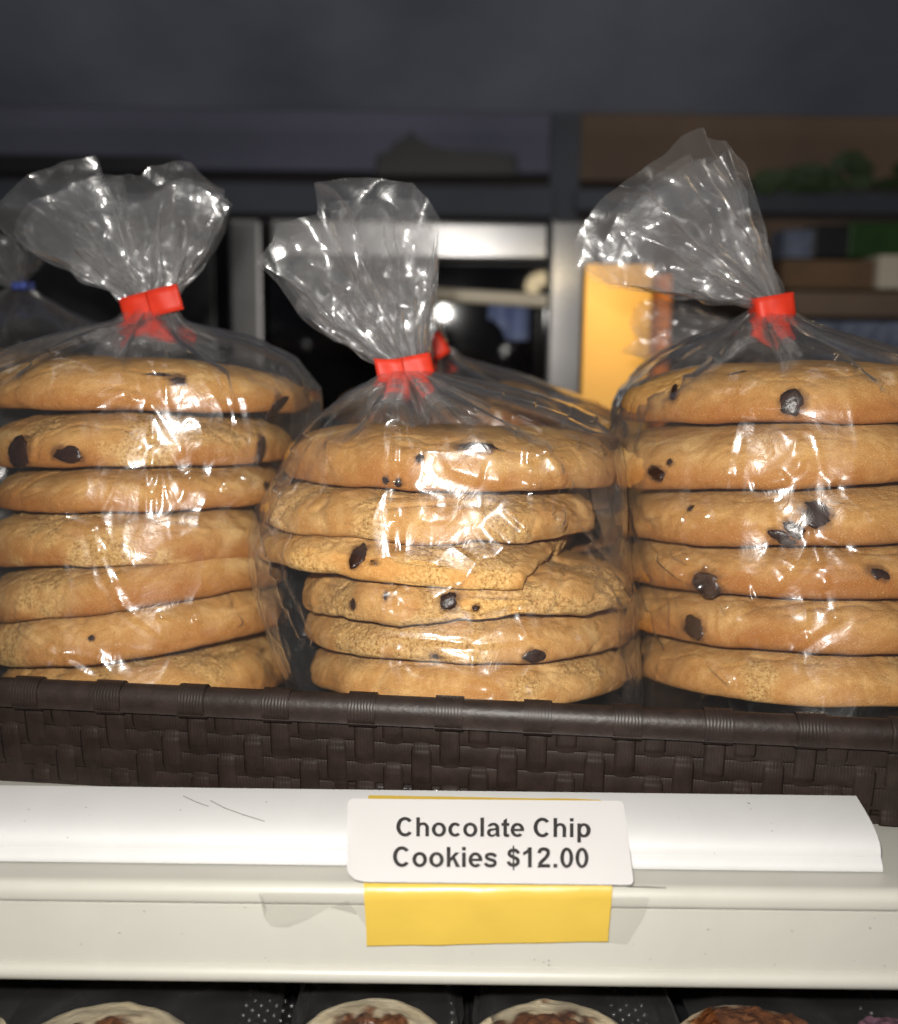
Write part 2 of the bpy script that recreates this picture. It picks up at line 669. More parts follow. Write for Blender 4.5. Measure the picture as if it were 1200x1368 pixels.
# --- white price card
c_top, c_bot = on_rail(650, 1072, 0.0030), P(650, 1182, D_EDGE - 0.0024)
n_card = Vector((1, 0, 0)).cross(c_bot - c_top).normalized()
if n_card.y > 0:
    n_card = -n_card


def on_card(px, py, off=0.0):
    v = ray(px, py)
    t = (c_top + n_card * off).dot(n_card) / v.dot(n_card)
    return v * t


corners = [(465, 1067.5), (833, 1070.5), (847.5, 1182.5), (462, 1178)]
outline = []
rad = 8
for i, (x, y) in enumerate(corners):
    c = Vector((x, y))
    a = (Vector(corners[i - 1]) - c).normalized()
    bb = (Vector(corners[(i + 1) % 4]) - c).normalized()
    rr = rad if i != 3 else 14
    p0, p1 = c + a * rr, c + bb * rr
    for k in range(6):
        t = k / 5
        outline.append(p0 * (1 - t) ** 2 + c * 2 * t * (1 - t) + p1 * t * t)
card = thing('price_card', on_card(650, 1182), 'white printed price card for chocolate chip cookies on the shelf edge', 'price card')
bm = bmesh.new()


def card_pt(x, y, off):
    p = on_card(x, y, off)
    s = max(0.0, 1 - (x - 460) / 34.0)           # left end bends back toward the rail
    p.y += 0.0030 * s * s * sstep(1085, 1150, y)
    return p - card.location


oc = [(p.x, p.y) for p in outline]


def span_y(y):
    """left and right x of the card outline at this y"""
    hits = []
    for i in range(len(oc)):
        (xa, ya), (xb, yb) = oc[i], oc[(i + 1) % len(oc)]
        if (ya - y) * (yb - y) <= 0 and ya != yb:
            hits.append(xa + (xb - xa) * (y - ya) / (yb - ya))
    return min(hits), max(hits)


# rows follow the slightly sloping top and bottom edges
NR_, NC_ = 28, 44
V = []
tl_, tr_, br_, bl_ = [Vector(c) for c in corners]
for j in range(NR_):
    t = 0.5 - 0.5 * math.cos(math.pi * j / (NR_ - 1))
    hgt_ = 113.0
    dtop, dbot = t * hgt_, (1 - t) * hgt_
    for i in range(NC_):
        u = 0.5 - 0.5 * math.cos(math.pi * i / (NC_ - 1))
        # shorten the row near a rounded corner
        def ins(dv, rr):
            return rr - math.sqrt(max(0.0, rr * rr - (rr - dv) ** 2)) if dv < rr else 0.0
        il = max(ins(dtop, 7), ins(dbot, 14))
        ir = max(ins(dtop, 7), ins(dbot, 7))
        L_, R_ = tl_.lerp(bl_, t), tr_.lerp(br_, t)
        w_ = (R_ - L_).length
        p = L_.lerp(R_, (il + (w_ - il - ir) * u) / w_)
        V.append(list(card_pt(p.x, p.y, 0)))
me = mesh_np('card', V, quads=grid_quads(NR_, NC_), mat=M['card'], smooth=False)
o = link('card', me, card)
md = o.modifiers.new('thickness', 'SOLIDIFY')
md.thickness = 0.0003
md.offset = 0


def ell(cx_, cy_, rx, ry, a0, a1, n=28):
    return [(cx_ + rx * math.cos(R(a0 + (a1 - a0) * i / n)), cy_ + ry * math.sin(R(a0 + (a1 - a0) * i / n))) for i in range(n + 1)]


def band(o_, i_):
    return ('band', o_, i_)


def rect(x0, y0, x1, y1):
    return ('poly', [(x0, y0), (x1, y0), (x1, y1), (x0, y1)])


def poly(*p):
    return ('poly', list(p))


def stroke(pts, hw, n=60):
    p = np.array(pts, float)
    d = np.concatenate([[0], np.cumsum(np.hypot(*np.diff(p, axis=0).T))])
    t = np.linspace(0, d[-1], n)
    x, y = pchip(t, d, p[:, 0]), pchip(t, d, p[:, 1])
    for _ in range(3):
        x[1:-1] = (x[:-2] + 2 * x[1:-1] + x[2:]) / 4
        y[1:-1] = (y[:-2] + 2 * y[1:-1] + y[2:]) / 4
    dx, dy = np.gradient(x), np.gradient(y)
    l = np.hypot(dx, dy)
    nx, ny = -dy / l, dx / l
    return ('band', list(zip(x + nx * hw, y + ny * hw)), list(zip(x - nx * hw, y - ny * hw)))


S_PTS = [(462, 368), (440, 415), (380, 452), (285, 467), (180, 450), (120, 395), (125, 345), (190, 300), (290, 268), (395, 232), (450, 175), (440, 110), (380, 65), (275, 47), (160, 66), (105, 110), (88, 155)]
GLYPHS = {
    'C': (722, [band(ell(375, 358, 328, 371, 38, 322), ell(378, 358, 178, 248, 42, 318))]),
    'h': (611, [rect(70, 0, 208, 716), band(ell(330, 318, 215, 213, 0, 152), ell(307, 318, 100, 104, 0, 165)), rect(407, 0, 545, 322)]),
    'o': (611, [band(ell(305, 259, 268, 271, 0, 360, 48), ell(305, 259, 128, 158, 0, 360, 48))]),
    'c': (556, [band(ell(293, 259, 254, 271, 40, 320), ell(300, 259, 118, 157, 44, 316))]),
    'l': (278, [rect(70, 0, 208, 716)]),
    'i': (278, [rect(70, 0, 208, 519), rect(70, 589, 208, 716)]),
    'k': (556, [rect(68, 0, 205, 716), poly((200, 175), (372, 357), (540, 519), (372, 519), (200, 330)), poly((268, 300), (370, 352), (562, 0), (398, 0))]),
    't': (333, [poly((90, 130), (228, 130), (228, 702), (90, 620)), rect(18, 409, 318, 519),
                band([(90, 140), (95, 62), (138, 6), (212, -12), (268, -8), (318, 6)], [(228, 150), (229, 126), (235, 110), (254, 103), (276, 106), (306, 114)])]),
    'e': (556, [band(ell(282, 259, 254, 271, -8, 318), ell(282, 259, 116, 160, 0, 312)), rect(150, 214, 534, 305)]),
    'a': (556, [band(ell(275, 335, 223, 195, -2, 165), ell(266, 335, 94, 88, -2, 150)), rect(360, 60, 498, 340), poly((360, 105), (498, 105), (522, 0), (384, 0)),
                band(ell(208, 152, 174, 163, 62, 318), ell(235, 152, 68, 72, 62, 318)), poly((230, 222), (365, 252), (365, 335), (240, 312)), band([(300, 15), (340, 38), (372, 72)], [(270, 88), (330, 105), (362, 170)])]),
    'p': (611, [rect(68, -199, 206, 519), band(ell(318, 259, 254, 271, 0, 360, 48), ell(308, 259, 106, 160, 0, 360, 48))]),
    's': (556, [stroke(S_PTS, 60)]),
    '$': (556, [stroke([(x * 1.0, 20 + y * 1.27) for x, y in S_PTS], 64), rect(250, -100, 308, 775)]),
    '1': (556, [rect(252, 0, 392, 716), poly((74, 426), (74, 550), (170, 592), (240, 655), (278, 718), (300, 718), (300, 552), (250, 515), (170, 462))]),
    '2': (556, [stroke([(103, 505), (122, 580), (190, 645), (282, 658), (380, 638), (436, 570), (428, 480), (360, 370), (245, 255), (150, 160), (118, 90)], 66), poly((32, 0), (507, 0), (507, 127), (90, 127))]),
    '.': (278, [rect(70, 0, 210, 137)]),
    '0': (556, [band(ell(278, 353, 240, 366, 0, 360, 48), ell(278, 353, 100, 250, 0, 360, 48))]),
    ' ': (278, []),
}


def text_mesh(name, body, x0, x1, ybase0, ybase1, cap_px, parent):
    V, F = [], []
    pen = 0.0
    depth = []
    for ch in body:
        adv, parts = GLYPHS[ch]
        for k, pt in enumerate(parts):
            b0 = len(V)
            if pt[0] == 'poly':
                V += [(pen + x, y) for x, y in pt[1]]
                depth += [k] * len(pt[1])
                F.append(tuple(range(b0, b0 + len(pt[1]))))
            else:
                n = len(pt[1])
                V += [(pen + x, y) for x, y in pt[1]] + [(pen + x, y) for x, y in pt[2]]
                depth += [k] * (2 * n)
                F += [(b0 + i, b0 + i + 1, b0 + n + i + 1, b0 + n + i) for i in range(n - 1)]
        pen += adv
    A = np.array(V)
    lo, hi = A[:, 0].min(), A[:, 0].max()
    out = []
    for (vx, vy), k in zip(V, depth):
        u = (vx - lo) / (hi - lo)
        x = x0 + (x1 - x0) * u
        y = ybase0 + (ybase1 - ybase0) * u - vy / 716.0 * cap_px
        out.append(tuple(on_card(x, y, 0.00040 + 0.00003 * k) - parent.location))
    me = bpy.data.meshes.new(name)
    me.from_pydata(out, [], F)
    me.materials.append(M['ink'])
    me.update()
    return link(name, me, parent)


text_mesh('lettering', 'Chocolate Chip', 529.5, 789.5, 1117.3, 1118.7, 25.5, card)
text_mesh('lettering', 'Cookies $12.00', 525.0, 786.5, 1158.0, 1159.6, 27.0, card)

# --- torn clear tape on the shelf face
bm = bmesh.new()
loop = [(346, 1193), (352, 1200), (349, 1208), (356, 1215), (353, 1226), (362, 1238), (384, 1239), (412, 1228), (440, 1212), (465, 1203), (478, 1222), (492, 1243),
        (492, 1194), (440, 1193.5), (395, 1193)]
vs = []
for i, (x, y) in enumerate(loop):
    vs.append(bm.verts.new(P(x, y, D_EDGE - 0.0004 - 0.0006 * abs(math.sin(i * 2.1)))))
f = bm.faces.new(vs)
bmesh.ops.triangulate(bm, faces=[f])
o = link('clear_tape', bm_mesh('clear_tape', bm, M['clear_tape']))
tag(o, 'torn piece of clear tape left of the yellow strip on the shelf face', 'tape')
bm = bmesh.new()
vs = [bm.verts.new(P(x, y, D_EDGE - 0.0004 - 0.0003 * (i % 2))) for i, (x, y) in enumerate([(813, 1199), (868, 1199), (862, 1222), (851, 1240), (838, 1262), (812, 1259)])]
f = bm.faces.new(vs)
bmesh.ops.triangulate(bm, faces=[f])
o = link('clear_tape', bm_mesh('clear_tape', bm, M['clear_tape']))
tag(o, 'faint scrap of clear tape right of the yellow strip on the shelf face', 'tape')

# =================================================================== BASKET
pl = P(0, 924, 0.307)
pr = P(1300, 987, 0.280)
Z_RIM = pr.z
ex = (pr - pl).normalized()
Z_FLOOR = Z_LEDGE + 0.0008
HB = Z_RIM - Z_FLOOR
basket = thing('basket', Vector((pr.x, pr.y, Z_FLOOR)), 'dark brown woven plastic basket holding the bags of cookies', 'basket')
ey_ = Vector((0, 0, 1)).cross(ex).normalized()
ez_ = ex.cross(ey_)
basket.rotation_euler = Matrix((ex, ey_, ez_)).transposed().to_euler()
bpy.context.view_layer.update()
LB, DB, RC = 0.50, 0.30, 0.016                    # length, depth, corner radius
PITCHC = 0.0086


def path(s, inset=0.0):
    """front wall from the left end, round the right corner and back along the side; s in metres.
    local axes: x along the front (0 at the right corner), y inward"""
    s1 = LB - RC
    arc = RC * math.pi / 2
    if s <= s1:
        return Vector((-LB + s, inset, 0)), Vector((1, 0, 0))
    if s <= s1 + arc:
        a = (s - s1) / RC
        c = Vector((-RC, RC, 0))
        return c + Vector((math.sin(a), -math.cos(a), 0)) * (RC - inset), Vector((math.cos(a), math.sin(a), 0))
    return Vector((-inset, RC + s - s1 - arc, 0)), Vector((0, 1, 0))


STOT = LB - RC + RC * math.pi / 2 + DB - RC


def sweep(name, s0, s1, n, section, mat, zfun=None, parent=None, closed=True):
    """section: list of (out, z)"""
    V = []
    for i in range(n):
        s = s0 + (s1 - s0) * i / (n - 1)
        p, t = path(s)
        nrm = Vector((t.y, -t.x, 0))
        for (u, z) in section:
            q = p + nrm * u
            V.append((q.x, q.y, z))
    k = len(section)
    q = grid_quads(n, k, wrap=closed)
    me = mesh_np(name, V, quads=q, mat=mat)
    bm = bmesh.new()
    bm.from_mesh(me)
    bm.verts.ensure_lookup_table()
    if closed:
        bm.faces.new([bm.verts[i] for i in range(k)])
        bm.faces.new([bm.verts[(n - 1) * k + i] for i in range(k)])
    bmesh.ops.recalc_face_normals(bm, faces=bm.faces[:])
    bm.to_mesh(me)
    bm.free()
    me.set_sharp_from_angle(angle=R(50))
    return link(name, me, parent)


def rim_section(g=0.0, ridge=True):
    sec = []
    for k in range(28):
        a = 2 * math.pi * k / 28
        u, z = 0.0038 * math.cos(a), 0.0046 * math.sin(a)
        u *= (1 + g / 0.0038)
        z *= (1 + g / 0.0046)
        if ridge and abs(a - R(322)) < R(8):
            u += 0.0007
            z -= 0.0005
        sec.append((u, z + HB))
    return sec


sweep('rim', 0.0, STOT, 150, rim_section(), M['basket'], parent=basket)
# back and left rims (behind the bags)
for nm, lo, hi in (('rim', (-LB, DB - 0.004, HB - 0.0045), (-0.004, DB + 0.004, HB + 0.0045)), ('rim', (-LB - 0.004, 0, HB - 0.0045), (-LB + 0.004, DB, HB + 0.0045))):
    link(nm, bm_mesh(nm, box_bm(lo, hi), M['basket'], bevel=0.003), basket)
link('floor_panel', bm_mesh('floor_panel', box_bm((-LB + .004, .006, 0.0), (-0.008, DB - .004, 0.0025)), M['basket']), basket)
link('back_panel', bm_mesh('back_panel', box_bm((-LB, DB - .0015, 0.0), (-.002, DB + .0015, HB - .003)), M['basket']), basket)
link('end_panel', bm_mesh('end_panel', box_bm((-LB - .0015, 0.003, 0.0), (-LB + .0015, DB - .003, HB - .003)), M['basket']), basket)

SLOPE = 0.12                                       # wall leans inward toward its foot


TILT = math.atan2(ez_.x, ez_.z)                    # the rim dips to the right; the wall is deeper at the left


def foot(s):
    return 0.0006 - max(0.0, LB - s) * abs(math.tan(TILT)) * 0.92


def wall_u(z):
    return -(HB - z) * SLOPE - 0.0012


def rect_section(z0, z1, u_off, th=0.0010):
    z_m = (z0 + z1) / 2
    sec = []
    for (zz, k) in ((z0, 0), (z0 + 0.0006, .7), (z_m, 1), (z1 - 0.0006, .7), (z1, 0)):
        sec.append((wall_u(zz) + u_off + th * (0.35 + 0.65 * k) * 0.5, zz))
    for zz in (z1, z_m, z0):
        sec.append((wall_u(zz) + u_off - th * 0.5, zz))
    return sec


sweep('inner_liner', 0.0, STOT, 150, [(wall_u(z) - 0.0030, z) for z in (0.0005, HB - 0.002)] + [(wall_u(z) - 0.0036, z) for z in (HB - 0.002, 0.0005)], M['basket'], parent=basket)
ROWH = 0.0070
nrow = 7
ztop = HB - 0.0040
for r in range(nrow):
    z1 = ztop - r * ROWH
    z0 = z1 - ROWH + 0.00025
    send = STOT
    if z0 < foot(LB):                                # this row runs out where the wall gets shallower
        ok_ = [q for q in np.linspace(0, LB, 200) if foot(q) <= z0 + 0.002]
        if not ok_:
            break
        send = max(ok_)
    if send < 0.05:
        break
    sweep('strand', 0.0, send, 150, rect_section(z0, z1, 0.0), M['strand'], parent=basket)
S_WRAP0 = None
# columns are counted from the right so that a wrap lands near the photographed ones
wrap_px = 1080
lw = basket.matrix_world.inverted()
pw = lw @ P(wrap_px, 976, 0.2855)
s_wrap = pw.x + LB
nleft = int((s_wrap - 0.01) / PITCHC)
cols = [s_wrap + PITCHC * k for k in range(-nleft, int((LB + 0.10 - s_wrap) / PITCHC))]
WID = 0.0062
for kk, s in enumerate(cols):
    k = kk - nleft
    ph = k % 3
    p, t = path(s)
    nrm = Vector((t.y, -t.x, 0))
    zs = np.linspace(foot(s), ztop + 0.002, 48)
    V = []
    for z in zs:
        row = (ztop - z) / ROWH                      # 0..5 from the top
        # over two rows, under one
        def over(rw):
            return ((math.floor(rw) - {0: 0, 1: 2, 2: 1}[ph]) % 3) != 2
        a = 0.0
        for dz in (-0.36, -0.24, -0.12, 0, 0.12, 0.24, 0.36):
            a += (1.0 if over(row + dz) else -1.0) / 7
        u = wall_u(z) + 0.00065 * a
        for j in range(7):
            w = -1 + 2 * j / 6
            uu = u + 0.00045 * math.sqrt(max(0.0, 1 - w * w * 0.98))
            q = p + nrm * uu + t * (w * WID / 2)
            V.append((q.x, q.y, z))
    me = mesh_np('strand', V, quads=grid_quads(len(zs), 7), mat=M['strand'])
    o = link('strand', me, basket)
    md = o.modifiers.new('thickness', 'SOLIDIFY')
    md.thickness = 0.0007
    if ph == 0:
        n = 12
        sweep('rim_wrap', s - 0.0041, s + 0.0041, n, rim_section(0.0007, False), M['strand'], parent=basket)

# =================================================================== COOKIES
PROF = np.array([(0, 0), (0.3, 0.0), (0.6, 0.0), (0.89, 0.0), (0.955, 0.006), (0.984, 0.035), (0.997, 0.10), (1.0, 0.19), (0.997, 0.30), (0.984, 0.42),
                 (0.958, 0.54), (0.915, 0.65), (0.845, 0.755), (0.74, 0.85), (0.58, 0.93), (0.36, 0.98), (0, 1.0)])


def make_cookie_mesh(r, h, seed, crumb=0.0, rough=1.0, crumb_center=None, brownness=1.0, wob=0.03, cut=None):
    rng = np.random.RandomState(seed)
    d = np.concatenate([[0], np.cumsum(np.hypot(np.diff(PROF[:, 0]) * r, np.diff(PROF[:, 1]) * h))])
    npf = 70
    # more rings on the visible rim and shoulder than on the flat faces
    u = np.concatenate([np.linspace(0, d[3], 8, endpoint=False), np.linspace(d[3], d[13], 46, endpoint=False), np.linspace(d[13], d[-1], 16)])
    pr_, pz_ = np.interp(u, d, PROF[:, 0]), np.interp(u, d, PROF[:, 1])
    # rounder corners
    for _ in range(2):
        pr_[1:-1] = 0.25 * pr_[:-2] + 0.5 * pr_[1:-1] + 0.25 * pr_[2:]
        pz_[1:-1] = 0.25 * pz_[:-2] + 0.5 * pz_[1:-1] + 0.25 * pz_[2:]
    nt_ = 340
    th = np.linspace(0, 2 * math.pi, nt_, endpoint=False)
    rr, tt = np.meshgrid(pr_, th, indexing='ij')
    zz = np.repeat(pz_[:, None], nt_, 1)
    c, s = np.cos(tt).ravel(), np.sin(tt).ravel()
    rr, zz = rr.ravel(), zz.ravel()
    ring = np.stack([c * 1.3, s * 1.3, np.full_like(c, seed * 3.1)], 1)
    rad = r * (1 + wob * fbm(ring, seed, 3))
    hh_ = h * (1 + 0.10 * vnoise(np.stack([c * rr * 1.5, s * rr * 1.5, np.full_like(c, seed * 1.7)], 1), seed + 9))
    rxy = rr * rad
    broken = np.zeros(len(rr))
    if cut:
        cc_ = np.cos(tt.ravel() - R(cut[0]))
        ragged = 0.035 * fbm(np.stack([c * 9, s * 9, zz * 3 + seed], 1), seed + 15, 3)
        lim = r * (cut[1] + ragged - 0.10 * (1 - zz)) / np.maximum(cc_, 0.05)
        broken = (rxy > lim).astype(float)
        rxy = np.minimum(rxy, lim)
    V = np.stack([c * rxy, s * rxy, zz * hh_], 1)
    side = sstep(0.0, 0.10, zz)
    nrm = np.stack([c * (1.1 - zz), s * (1.1 - zz), 0.15 + zz], 1)
    nrm /= np.linalg.norm(nrm, axis=1)[:, None]
    q = V + seed * 0.37
    cb = np.zeros(len(V))
    if crumb > 0:
        pn = fbm(q * 55, seed + 3, 3)
        cb = sstep(0.15 - crumb * 0.6, 0.45 - crumb * 0.6, pn) * sstep(0.02, 0.2, zz + 0.3 * (rr > .95))
        if crumb_center is not None:
            ang = math.atan2(crumb_center[1], crumb_center[0])
            da = np.abs((np.arctan2(s, c) - ang + math.pi) % (2 * math.pi) - math.pi)
            cb = cb * (1 - sstep(crumb_center[2] * 0.6, crumb_center[2], da))
    cb = np.maximum(cb, 0.9 * broken)
    disp = 0.0010 * rough * fbm(q * 60, seed + 1, 2) + 0.00022 * rough * fbm(q * 420, seed + 2, 3)
    wr = 1 - np.abs(fbm(q * np.array([60, 60, 150]), seed + 5, 2))            # soft wrinkles
    disp -= 0.0004 * rough * sstep(0.88, 0.995, wr)
    disp += cb * (0.00075 * fbm(q * 330, seed + 6, 3) - 0.0004)
    V = V + nrm * (disp * (0.25 + 0.75 * side))[:, None]
    # droop and raggedness of the lower rim
    V[:, 2] -= 0.0012 * rough * (fbm(ring * 2.3, seed + 12, 3)) * sstep(0.6, 1.0, rr) * (1 - sstep(0.1, 0.5, zz))
    bn = fbm(q * 40, seed + 8, 2)
    brown = (1 - sstep(0.08, 0.62 + 0.25 * bn, zz)) * sstep(0.7, 0.95, rr) * 0.85 * brownness
    brown = np.clip(brown + 0.25 * brownness * sstep(0.15, 0.5, bn), 0, 1) * (1 - 0.9 * cb)
    quads = grid_quads(len(pr_), nt_, wrap=True)
    return mesh_np('cookie', V, quads=quads, mat=M['cookie'], attrs={'brown': brown, 'crumb': cb, 'choc': np.zeros(len(V))})


CAMO = Vector((0, 0, 0))


def chip_mesh(size, seed, flat=0.5):
    bm = bmesh.new()
    bmesh.ops.create_icosphere(bm, subdivisions=3, radius=1.0)
    co = np.array([v.co[:] for v in bm.verts])
    n = fbm(co * 1.3 + seed * 4.4, seed, 2)
    n2 = fbm(co * 4.0 + seed * 1.9, seed + 2, 2)
    k = 1 + 0.40 * n + 0.16 * n2
    for v, a in zip(bm.verts, k):
        v.co *= a
        v.co.x *= size[0]
        v.co.y *= size[1]
        v.co.z *= flat * min(size)
    return bm_mesh('chocolate_chip', bm, M['chip'], smooth=True)


def add_cookie(d0, xl, xr, yl_, yr_, h_px, seed, label, tilt=6.0, crumb=0.0, cc=None, rough=1.0, chips=(), group=None, brown=1.0, wob=0.03, hscale=1.0, cut=None):
    """a cookie whose lower front edge runs from (xl, yl_) to (xr, yr_) in the photograph; d0 is the depth of its centre"""
    xc, yc = (xl + xr) / 2, (yl_ + yr_) / 2
    d0 = d0 + LEAN * (P(xc, yc, d0).z + 0.05)
    a, b_ = P(xl, yl_, d0), P(xr, yr_, d0)
    r = (b_ - a).length / 2 * 1.005
    front = P(xc, yc, d0 - r)
    front.x = P(xc, yc, d0).x
    roll = math.atan2(-(b_.z - a.z), (b_.x - a.x))
    h = h_px / FPX * (d0 - r) * hscale * 1.06
    tl = R(tilt)
    Rm = Matrix.Rotation(roll, 3, 'Y') @ Matrix.Rotation(-tl, 3, 'X')
    centre = front - Rm @ Vector((0, -r * 0.97, 0))
    me = make_cookie_mesh(r, h, seed, crumb, rough, cc, brown, wob, cut)
    o = link('cookie', me, None, centre, Rm.to_euler())
    tag(o, label, 'cookie', group)
    bpy.context.view_layer.update()
    if chips:
        mw = o.matrix_world
        inv = mw.inverted()
        bv = BVHTree.FromPolygons([v.co[:] for v in me.vertices], [p.vertices[:] for p in me.polygons])
        rng = random.Random(seed)
        vco = np.array([v.co[:] for v in me.vertices])
        choc = np.zeros(len(vco))
        for k, (px, py, w, hgt, ang) in enumerate(chips):
            v = ray(px, py).normalized()
            hit, nr, _, dist = bv.ray_cast(inv @ CAMO, (inv.to_3x3() @ v).normalized())
            if hit is None:
                continue
            sc = (mw @ hit).length / FPX / 2
            cm = chip_mesh((w * sc * 1.10, hgt * sc * 1.10), seed * 13 + k, 0.30)
            ch = link('chocolate_chip', cm, o)
            zax = nr.normalized()
            xax = Vector((1, 0, 0))
            xax = (xax - zax * xax.dot(zax)).normalized()
            yax = zax.cross(xax)
            Rc = Matrix((xax, yax, zax)).transposed() @ Matrix.Rotation(R(ang), 3, 'Z')
            ch.location = hit - zax * (0.16 * min(w, hgt) * sc)
            ch.rotation_euler = Rc.to_euler()
            # melted edge smeared into the dough round the chip
            loc_ = (vco - np.array(ch.location[:])) @ np.array(Rc)
            dn = np.sqrt((loc_[:, 0] / (w * sc)) ** 2 + (loc_[:, 1] / (hgt * sc)) ** 2 + (loc_[:, 2] / (1.2 * max(w, hgt) * sc)) ** 2)
            choc = np.maximum(choc, 1 - sstep(0.95, 1.75, dn + 0.45 * fbm(vco * 500 + k, seed + 3, 2)))
        me.attributes['choc'].data.foreach_set('value', (0.8 * choc).astype(np.float32))
    return o


LEAN = 0.13                                      # the stacks lean back from the customer
DL, DM, DR = 0.391, 0.372, 0.374
GL, GM, GR = 'cookies stacked in the left bag', 'cookies stacked in the middle bag', 'cookies stacked in the right bag'
# ---- left stack
add_cookie(DL, 6, 416, 546, 553, 70, 11, 'top cookie of the left bag, smooth and golden under the knotted film', 4, chips=[(236, 507, 22, 18, 20), (212, 500, 26, 7, 10), (370, 545, 34, 17, 25), (395, 512, 16, 9, 30)], group=GL, rough=0.9)
add_cookie(DL, 4, 392, 628, 624, 76, 12, 'second cookie down in the left bag, a dark chip at its left end', 5, chips=[(24, 604, 34, 36, 40), (90, 607, 40, 16, -5), (350, 597, 15, 34, -18)], group=GL, rough=0.9, crumb=0.12)
add_cookie(DL, 16, 388, 688, 685, 62, 13, 'thin plain cookie third from the top in the left bag', 5, chips=[(358, 650, 12, 16, 0)], group=GL)
add_cookie(DL, 2, 380, 762, 757, 78, 14, 'fourth cookie down in the left bag with a crumbly patch at centre left', 8, crumb=0.35, cc=(-0.4, -1, 1.2), group=GL)
add_cookie(DL, 2, 384, 846, 800, 80, 15, 'fifth cookie down in the left bag, crumbly at its left and rising right', 8, crumb=0.35, cc=(-0.75, -0.7, 0.8), group=GL)
add_cookie(DL, 4, 386, 908, 868, 82, 16, 'sixth cookie down in the left bag with crumbly ends', 8, crumb=0.45, cc=(-0.9, -0.5, 0.7), chips=[(122, 853, 8, 7, 0)], group=GL)
add_cookie(DL, 24, 388, 966, 950, 84, 17, 'lowest cookie of the left bag, almost hidden behind the basket rim', 9, crumb=0.2, group=GL)
# ---- middle stack
add_cookie(DM, 384, 818, 651, 664, 84, 21, 'top cookie of the middle bag, domed with a big chip right of centre', 4, chips=[(637, 598, 50, 24, 8), (532, 645, 10, 12, 0), (515, 642, 9, 9, 0), (560, 612, 10, 14, 0)], group=GM, brown=0.8)
add_cookie(DM, 356, 790, 720, 728, 74, 22, 'second cookie down in the middle bag, pale and crumbly', 5, crumb=0.8, cc=(-0.1, -1, 1.3), group=GM, brown=0.35, rough=1.7, wob=0.05)
add_cookie(DM, 352, 836, 772, 800, 66, 23, 'third cookie down in the middle bag, its right side broken off', 6, crumb=0.55, cc=(-0.4, -1, 1.1), rough=1.6, wob=0.04, cut=(-14, 0.66), chips=[(478, 741, 20, 36, -12), (500, 752, 12, 8, 0)], group=GM, brown=0.35)
add_cookie(DM - 0.004, 404, 842, 836, 830, 82, 24, 'wide lumpy cookie fourth from the top in the middle bag, jutting out to the right', 8, crumb=0.6, cc=(0.1, -1, 1.4), rough=2.2, wob=0.06, chips=[(601, 803, 22, 22, 30), (471, 808, 14, 14, 0), (636, 812, 9, 9, 0), (516, 795, 6, 14, 0)], group=GM, brown=0.35)
add_cookie(DM, 414, 836, 886, 888, 72, 25, 'fifth cookie down in the middle bag, a chip near its right end', 8, crumb=0.4, cc=(-0.6, -1, 1.0), chips=[(712, 876, 28, 16, 0), (583, 877, 16, 7, 0), (430, 880, 12, 9, 0)], group=GM, brown=0.5)
add_cookie(DM, 420, 832, 948, 952, 74, 26, 'lowest cookie of the middle bag, half hidden behind the basket rim', 8, crumb=0.2, group=GM, brown=0.5)
# ---- right stack
add_cookie(DR, 828, 1290, 566, 562, 82, 31, 'top cookie of the right bag, smooth with a heart shaped chip', 4, chips=[(1059, 538, 26, 30, 20), (900, 524, 12, 24, -15), (985, 498, 22, 6, 0)], group=GR, rough=0.8)
add_cookie(DR, 808, 1290, 662, 636, 92, 32, 'second cookie down in the right bag, one chip near its left end', 5, chips=[(876, 632, 28, 17, -28), (895, 618, 9, 9, 0)], group=GR, crumb=0.25, cc=(0.75, -0.6, 0.7), rough=0.8)
add_cookie(DR, 822, 1290, 736, 722, 82, 33, 'third cookie down in the right bag with a cluster of chips at its centre', 6, chips=[(1090, 686, 32, 36, 10), (1060, 707, 26, 16, -38), (1046, 718, 30, 14, -20), (922, 679, 10, 9, 0)], group=GR, rough=0.8)
add_cookie(DR, 832, 1290, 802, 796, 80, 34, 'fourth cookie down in the right bag with a square dark chip at left', 7, chips=[(943, 781, 36, 30, 5), (1174, 765, 26, 17, -25), (856, 780, 8, 8, 0)], group=GR, rough=0.8)
add_cookie(DR, 838, 1290, 874, 876, 84, 35, 'fifth cookie down in the right bag with one oblong chip at left', 8, chips=[(926, 839, 36, 24, -28)], group=GR, rough=0.9)
add_cookie(DR, 846, 1290, 946, 946, 78, 36, 'lowest visible cookie of the right bag, pale and plain above the rim', 8, group=GR, rough=0.8, brown=0.5, crumb=0.1)

